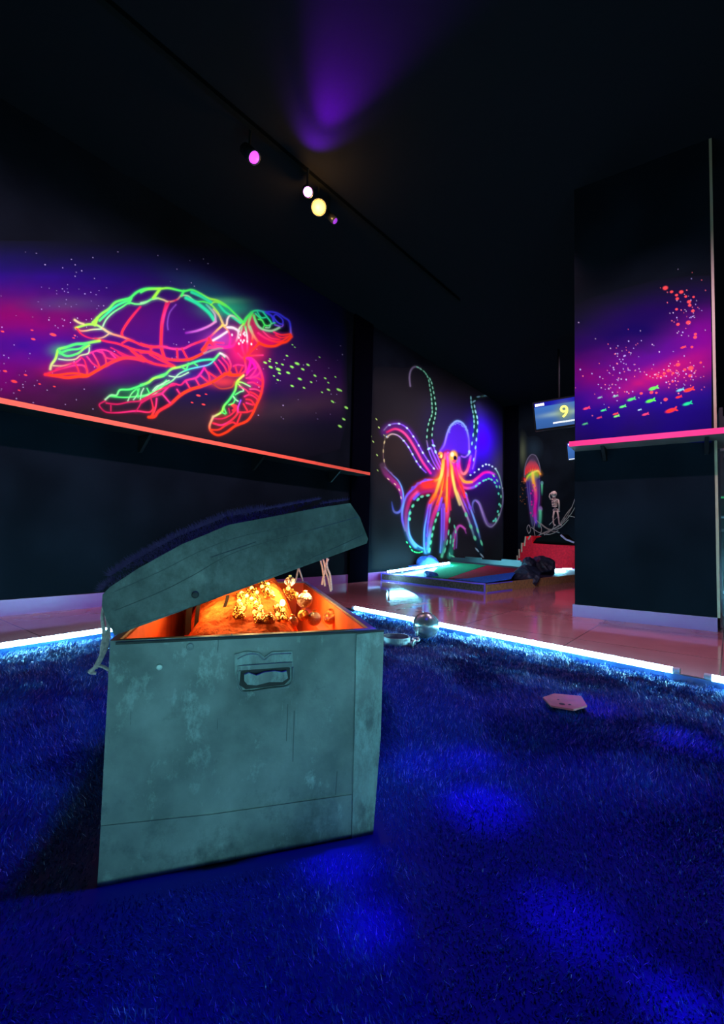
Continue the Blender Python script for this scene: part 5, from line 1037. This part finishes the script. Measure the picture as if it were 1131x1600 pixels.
# frayed fibres over the top
bm = bmesh.new(); rg = random.Random(11); seg = [PR[i] for i in range(3, 11)]
cums = [0]
for a, b in zip(seg, seg[1:]): cums.append(cums[-1]+(b-a).length)
def prof_at(u):
    s = u*cums[-1]
    for i in range(len(seg)-1):
        if s <= cums[i+1]+1e-9: 
            return seg[i].lerp(seg[i+1], (s-cums[i])/(cums[i+1]-cums[i])), (seg[i+1]-seg[i]).normalized()
    return seg[-1], (seg[-1]-seg[-2]).normalized()
for k in range(7000):
    u = rg.random()**.8; p, t = prof_at(u); nrm = t.cross(CN); nrm = nrm if nrm.z > 0 else -nrm
    near = rg.random() < .45; d = (0.002+rg.random()*.02) if near else rg.random()*(CL-.02)
    b = p+nrm*(.014 if .12 < u < .95 else .006)+CE2*d; ln = rg.uniform(.005, .014)*(1 if u > .35 else .5); dr = (nrm+t*rg.gauss(0, .7)+CE2*rg.gauss(0, .5)).normalized(); s_ = CE2.cross(dr).normalized()*.0005 if not near else t*.00045
    bm.faces.new([bm.verts.new(b-s_), bm.verts.new(b+s_), bm.verts.new(b+dr*ln)])
fu = done('frayed_fibres', bm, mat('violet fibre', (0.10, 0.06, 0.15), rough=.9, spec=.1, linear=True), lid); fu['kind'] = 'stuff'
bm = bmesh.new(); c = on_front(305, 929); lathe(bm, c, [(.0055, 0), (.0055, .002), (.004, .0032), (.0001, .0034)], axis=CN, seg=14); done('rivet', bm, M_DARKEDGE, lid)
# orange clasp at the lid's far right corner
cp = PR[0]+CE2*.12; bm = bmesh.new(); obox(bm, cp-bdir*.02-bup*.012, bdir*.02, CE2*.03, bup*.012); done('clasp', bm, M_LINING, lid, bevel=.002)
# dark straps between lining and lid
def inner(px, py, d): return on_plane(px, py, Q0-CN*d, CN)
M_STRAP = mat('dark strap', (0.03, 0.035, 0.035), rough=.6, linear=True)
for pts, w in (([(294, 992), (294, 972), (296, 948)], .012), ([(305, 992), (307, 970), (310, 945)], .008), ([(331, 988), (343, 968), (353, 942), (356, 930)], .007)):
    P = smooth_pts([inner(x, y, .30) for x, y in pts], 5); bm = bmesh.new()
    for a, b in zip(P, P[1:]): hexa(bm, [a-CE1*w/2, a+CE1*w/2, a+CE1*w/2-CN*.003, a-CE1*w/2-CN*.003, b-CE1*w/2, b+CE1*w/2, b+CE1*w/2-CN*.003, b-CE1*w/2-CN*.003])
    bmesh.ops.remove_doubles(bm, verts=bm.verts, dist=1e-5); done('strap', bm, M_STRAP, chest)
# ropes that hold the lid
M_TWINE = mat('pale twine', (0.62, 0.52, 0.48), rough=.8, linear=True, noise=.3, nscale=200)
def rope(strands, r, nm='lid_rope'):
    bm = bmesh.new()
    for s in strands: tube(bm, smooth_pts(s, 5), r, 6)
    return done(nm, bm, M_TWINE, chest, smooth=True)
rope([[inner(x, y, .60) for x, y in s] for s in ([(501, 876), (504, 890), (506, 903), (508, 916)], [(505, 874), (508, 888), (505, 902), (503, 914)], [(511, 872), (511, 886), (516, 900), (518, 922)], [(513, 873), (508, 888), (513, 905), (517, 924)])], .0032)
rope([[inner(x, y, .78) for x, y in s] for s in ([(466, 888), (464, 898), (462, 908)], [(467, 888), (470, 898), (473, 908)])], .0032)
def lf(px, py, off): return on_plane(px, py, Q0+CN*off, CN)
rope([[lf(x, y, -.02) for x, y in s] for s in ([(163, 945), (160, 965), (162, 985), (163, 1003)], [(166, 960), (170, 985), (162, 1010), (156, 1028), (146, 1046)], [(170, 975), (168, 1005), (158, 1030), (150, 1044)], [(154, 1040), (162, 1042), (172, 1048), (177, 1050)], [(150, 1042), (140, 1050), (150, 1052)], [(146, 1044), (143, 1053)], [(172, 1048), (172, 1057)], [(166, 985), (160, 1008), (158, 1030)])], .0027, 'hinge_rope')

# ------------------------------------------------------------------ treasure inside the chest
def heap_h(s, d):
    e = max(0, 1-((s-.47*CW)/(.36*CW))**4)*min(1, max(0, (d-.02)/.1)); f = min(1, max(0, (d-.08)/.5))
    return .2+e*(.098+.095*f*f*(3-2*f)) + .006*math.sin(34*s+9*d)*math.cos(41*d)*e
bm = bmesh.new(); ns, nd = 46, 90; gv = {}
for i in range(ns+1):
    for j in range(nd+1):
        s = .02+(CW-.066)*i/ns; d = .02+(CL-.05)*j/nd; gv[i, j] = bm.verts.new(Q0+CE1*s+CE2*d+Z*(heap_h(s, d)+.004*math.sin(97*s+5*math.sin(60*d))*math.sin(83*d)))
for i in range(ns):
    for j in range(nd): bm.faces.new((gv[i, j], gv[i+1, j], gv[i+1, j+1], gv[i, j+1]))
o = done('cloth', bm, mat('crumpled orange cloth', (0.90, 0.16, 0.03), rough=.8, spec=.05, linear=True, noise=.35, nscale=60, bump=.6, bscale=90), smooth=True)
props(o, 'crumpled orange cloth heaped inside the open chest', 'cloth')
M_GOLD = mat('gold mesh', (0.75, 0.42, 0.10), rough=.22, metal=.9, linear=True, bump=.9, bscale=420); M_SILV = mat('smoky mesh', (0.55, 0.5, 0.45), rough=.2, metal=.85, linear=True, bump=.9, bscale=420)
M_BULB = mat('warm bulb', (255, 220, 150), emit=(1.0, .50, .08), estr=2.5); M_CAP = mat('gold cap', (0.8, 0.5, 0.15), rough=.3, metal=1, linear=True)
def heap_pt(px, py):
    """where the line of sight meets the heap"""
    d = ray(px, py); best = None
    for k in range(400):
        P = EYEP+d*(.6+k*.004); r_ = P-Q0; dd = r_.dot(-CN)/(CE2.dot(-CN)); s = (r_-CE2*dd).dot(CE1)
        if 0 < dd < CL and P.z <= heap_h(s, dd): return P
    return inner(px, py, .3)
BAUB = [(420, 971, 10, 0, 'round gold bauble left of centre in the front row of the heap'), (457, 973, 9, 1, 'smoky bauble in the middle of the front row of the heap'), (474, 963, 9, 0, 'round gold bauble just right of the brightest strand'), (491, 969, 11, 1, 'smoky bauble second from the right in the front row'), (516, 967, 11, 0, 'gold bauble at the right end of the front row'), (476, 940, 12, 1, 'large smoky bauble higher up on the right of the heap'), (453, 910, 8, 1, 'small smoky bauble at the top of the heap under the lid'), (403, 972, 7, 0, 'small gold bauble at the foot of the second strand'), (374, 965, 9, 0, 'gold bauble at the foot of the leftmost strand')]
proto = {}
for x, y, r, kind, lab in BAUB:
    c = heap_pt(x, y); rad = r/FOC*(c-EYEP).dot(FWD); c = c+Z*rad*.2; root = empty('bauble', c, lab, 'bauble', 'baubles in the chest')
    bm = bmesh.new(); bmesh.ops.create_uvsphere(bm, u_segments=22, v_segments=14, radius=rad); bmesh.ops.translate(bm, vec=c, verts=bm.verts); done('globe', bm, M_SILV if kind else M_GOLD, root)
    bm = bmesh.new(); lathe(bm, c+Z*rad*.95, [(rad*.3, 0), (rad*.3, rad*.25), (rad*.1, rad*.3)], seg=10); done('cap', bm, M_CAP, root)
STR = [([(377, 932), (380, 942), (374, 955), (372, 968)], 'leftmost gold bead strand hanging down the heap'), ([(393, 924), (398, 938), (401, 952), (405, 968)], 'long gold bead strand second from the left'), ([(411, 914), (416, 924), (421, 935)], 'short gold bead strand near the top of the heap'), ([(434, 952), (438, 962), (442, 972)], 'short bright gold bead strand at the middle front'), ([(450, 925), (457, 934), (463, 942)], 'gold bead strand at the upper right of the heap')]
for pts, lab in STR:
    P = smooth_pts([heap_pt(x, y)+Z*.004 for x, y in pts], 9); root = empty('bead_strand', P[0], lab, 'beads', 'bead strands in the chest')
    bb = bmesh.new(); gl = bmesh.new(); acc = 0; last = None; k = 0
    for p in P:
        if last is None or (p-last).length > .0075:
            for q in (-1, 0, 1): 
                if (k*3+q) % 7 == 0:
                    b1 = bmesh.new(); ball(b1, p+CE1*.0085*q+Z*.004, .0052, 1); done('tiny_bulb', b1, M_BULB, root, smooth=True)
                else: ball(bb, p+CE1*.0085*q+Z*(.004 if q == 0 else 0), .0052, 1)
            last = p; k += 1
    done('beads', bb, M_GOLD, root, smooth=True)
    gl.free()
bp_ = heap_pt(441, 950)+Z*.012
bm = bmesh.new(); ball(bm, bp_, .006, 3, (1, 1, 1.3)); o = done('light_bulb', bm, mat('hot bulb', (255, 240, 200), emit=(1.0, .7, .25), estr=26), smooth=True); props(o, 'small blazing warm bulb in the middle of the heap', 'bulb')
for x, y, k in ((441, 940, 1.0), (390, 948, .7), (480, 950, .5), (330, 960, .35)):
    point('chest_light', heap_pt(x, y)+Z*.045, P_CHEST*.16*k, (1.0, .55, .2), .012)

# ------------------------------------------------------------------ ball and chain, tee plate
M_STEEL = mat('polished dark steel', (0.50, 0.52, 0.54), rough=.24, metal=.72, linear=True, noise=.25, nscale=30); M_CHAIN = mat('grey chain steel', (0.62, 0.64, 0.62), rough=.35, metal=.6, linear=True, noise=.3)
bc = on_floor(665, 997, .034); rad = 20.5/FOC*(bc-EYEP).dot(FWD); bcen = bc+Z*(rad-.002)
bch = empty('ball_and_chain', bc, 'steel prisoner ball and chain with an open cuff lying on the carpet behind the chest', 'ball and chain')
bm = bmesh.new(); ball(bm, bcen, rad, 5); done('ball', bm, M_STEEL, bch, smooth=True)
cz = .022; cc = on_floor(619, 1001, .04); cr = 22/FOC*(cc-EYEP).dot(FWD)
bm = bmesh.new(); pts_o = []; n = 40
for k in range(n):
    a = math.radians(20)+math.radians(345)*k/(n-1); pts_o.append((math.cos(a), math.sin(a)))
for (c0, s0), (c1, s1) in zip(pts_o, pts_o[1:]):
    hexa(bm, [cc+Vector((c0*cr, s0*cr, -.02)), cc+Vector((c1*cr, s1*cr, -.02)), cc+Vector((c1*(cr-.005), s1*(cr-.005), -.02)), cc+Vector((c0*(cr-.005), s0*(cr-.005), -.02)), cc+Vector((c0*cr, s0*cr, .02)), cc+Vector((c1*cr, s1*cr, .02)), cc+Vector((c1*(cr-.005), s1*(cr-.005), .02)), cc+Vector((c0*(cr-.005), s0*(cr-.005), .02))])
bmesh.ops.remove_doubles(bm, verts=bm.verts, dist=1e-5); cuff = done('cuff', bm, M_CHAIN, bch)
bm = bmesh.new(); obox(bm, cc+Vector((-cr-.03, -.02, -.012)), (.04, 0, 0), (0, .006, 0), (0, 0, .024)); obox(bm, cc+Vector((-cr-.05, -.05, -.02)), (.10, .01, 0), (0, .02, 0), (0, 0, .006)); done('hasp', bm, M_CHAIN, cuff, bevel=.001)
def chain_link(c, d, up, L=.030, w=.013, r=.0055):
    d = d.normalized(); s = d.cross(up).normalized(); P = []
    for k in range(16):
        a = 2*math.pi*k/16; P.append(c+d*(math.cos(a)*w*.5+(L*.5 if math.cos(a) > 0 else -L*.5)*.7)+s*math.sin(a)*w)
    bm = bmesh.new(); tube(bm, P, r, 8, closed=True); done('chain_link', bm, M_CHAIN, bch, smooth=True)
ce = cc+Vector((cr*.98, 0, -.005)); pe_ = bcen+Vector((-rad*.72, -rad*.62, -rad*.1)); LN = 4
way = smooth_pts([ce, on_floor(645, 1006, .040), on_floor(650, 998, .046), pe_], 8)
for k in range(LN):
    t = (k+.5)/LN; i = int(t*(len(way)-1)); d = way[min(i+1, len(way)-1)]-way[max(i-1, 0)]
    chain_link(way[i], d, Z if k % 2 == 0 else Z.cross(d).normalized()+Z*.2, L=(way[-1]-way[0]).length/LN*1.15)
hx = [(848, 1092), (866, 1086), (908, 1090), (917, 1105), (896, 1111), (861, 1105)]
bm = bmesh.new(); prism(bm, [on_floor(x, y, .038) for x, y in hx], Z*.005); tee = done('tee_plate', bm, mat('pink rubber plate', (0.80, 0.15, 0.15), rough=.5, linear=True, noise=.15, nscale=30), bevel=.0015)
props(tee, 'pink hexagonal tee plate lying on the blue carpet', 'tee plate')
for x, y, r in ((878, 1100, .008), (890, 1101, .004), (872, 1093, .003)):
    c = on_floor(x, y, .0432); bm = bmesh.new(); lathe(bm, c, [(r, 0), (r*.9, .0008), (.0001, .0009)], seg=14)
    done('hole', bm, mat('dark hole', (0.08, 0.02, 0.03), rough=.8, linear=True), tee)

# ------------------------------------------------------------------ black lights over the carpet
def blue(px, py, power, ang, blend=1.0, col=(0.03, 0.0, 1.0), src=None):
    t = on_floor(px, py, .02); s = src or Vector((t.x*.6+.3, t.y*.7+.5, CEIL-.1)); spot('black_light', s, t, power, col, ang, blend, .03)
blue(500, 1500, P_BLUE*1.0, 75); blue(950, 1400, P_BLUE*.8, 65); blue(250, 1250, P_BLUE*.5, 50)
for px, py, w, a in ((755, 1250, 60, 5.5), (735, 1180, 30, 4.5), (575, 1430, 45, 3.2), (530, 1330, 40, 4.2), (890, 1420, 35, 5.0), (1060, 1550, 50, 3.0), (1075, 1160, 35, 6.0), (920, 1105, 20, 6), (660, 1190, 20, 5)): blue(px, py, w*13, a*.7)
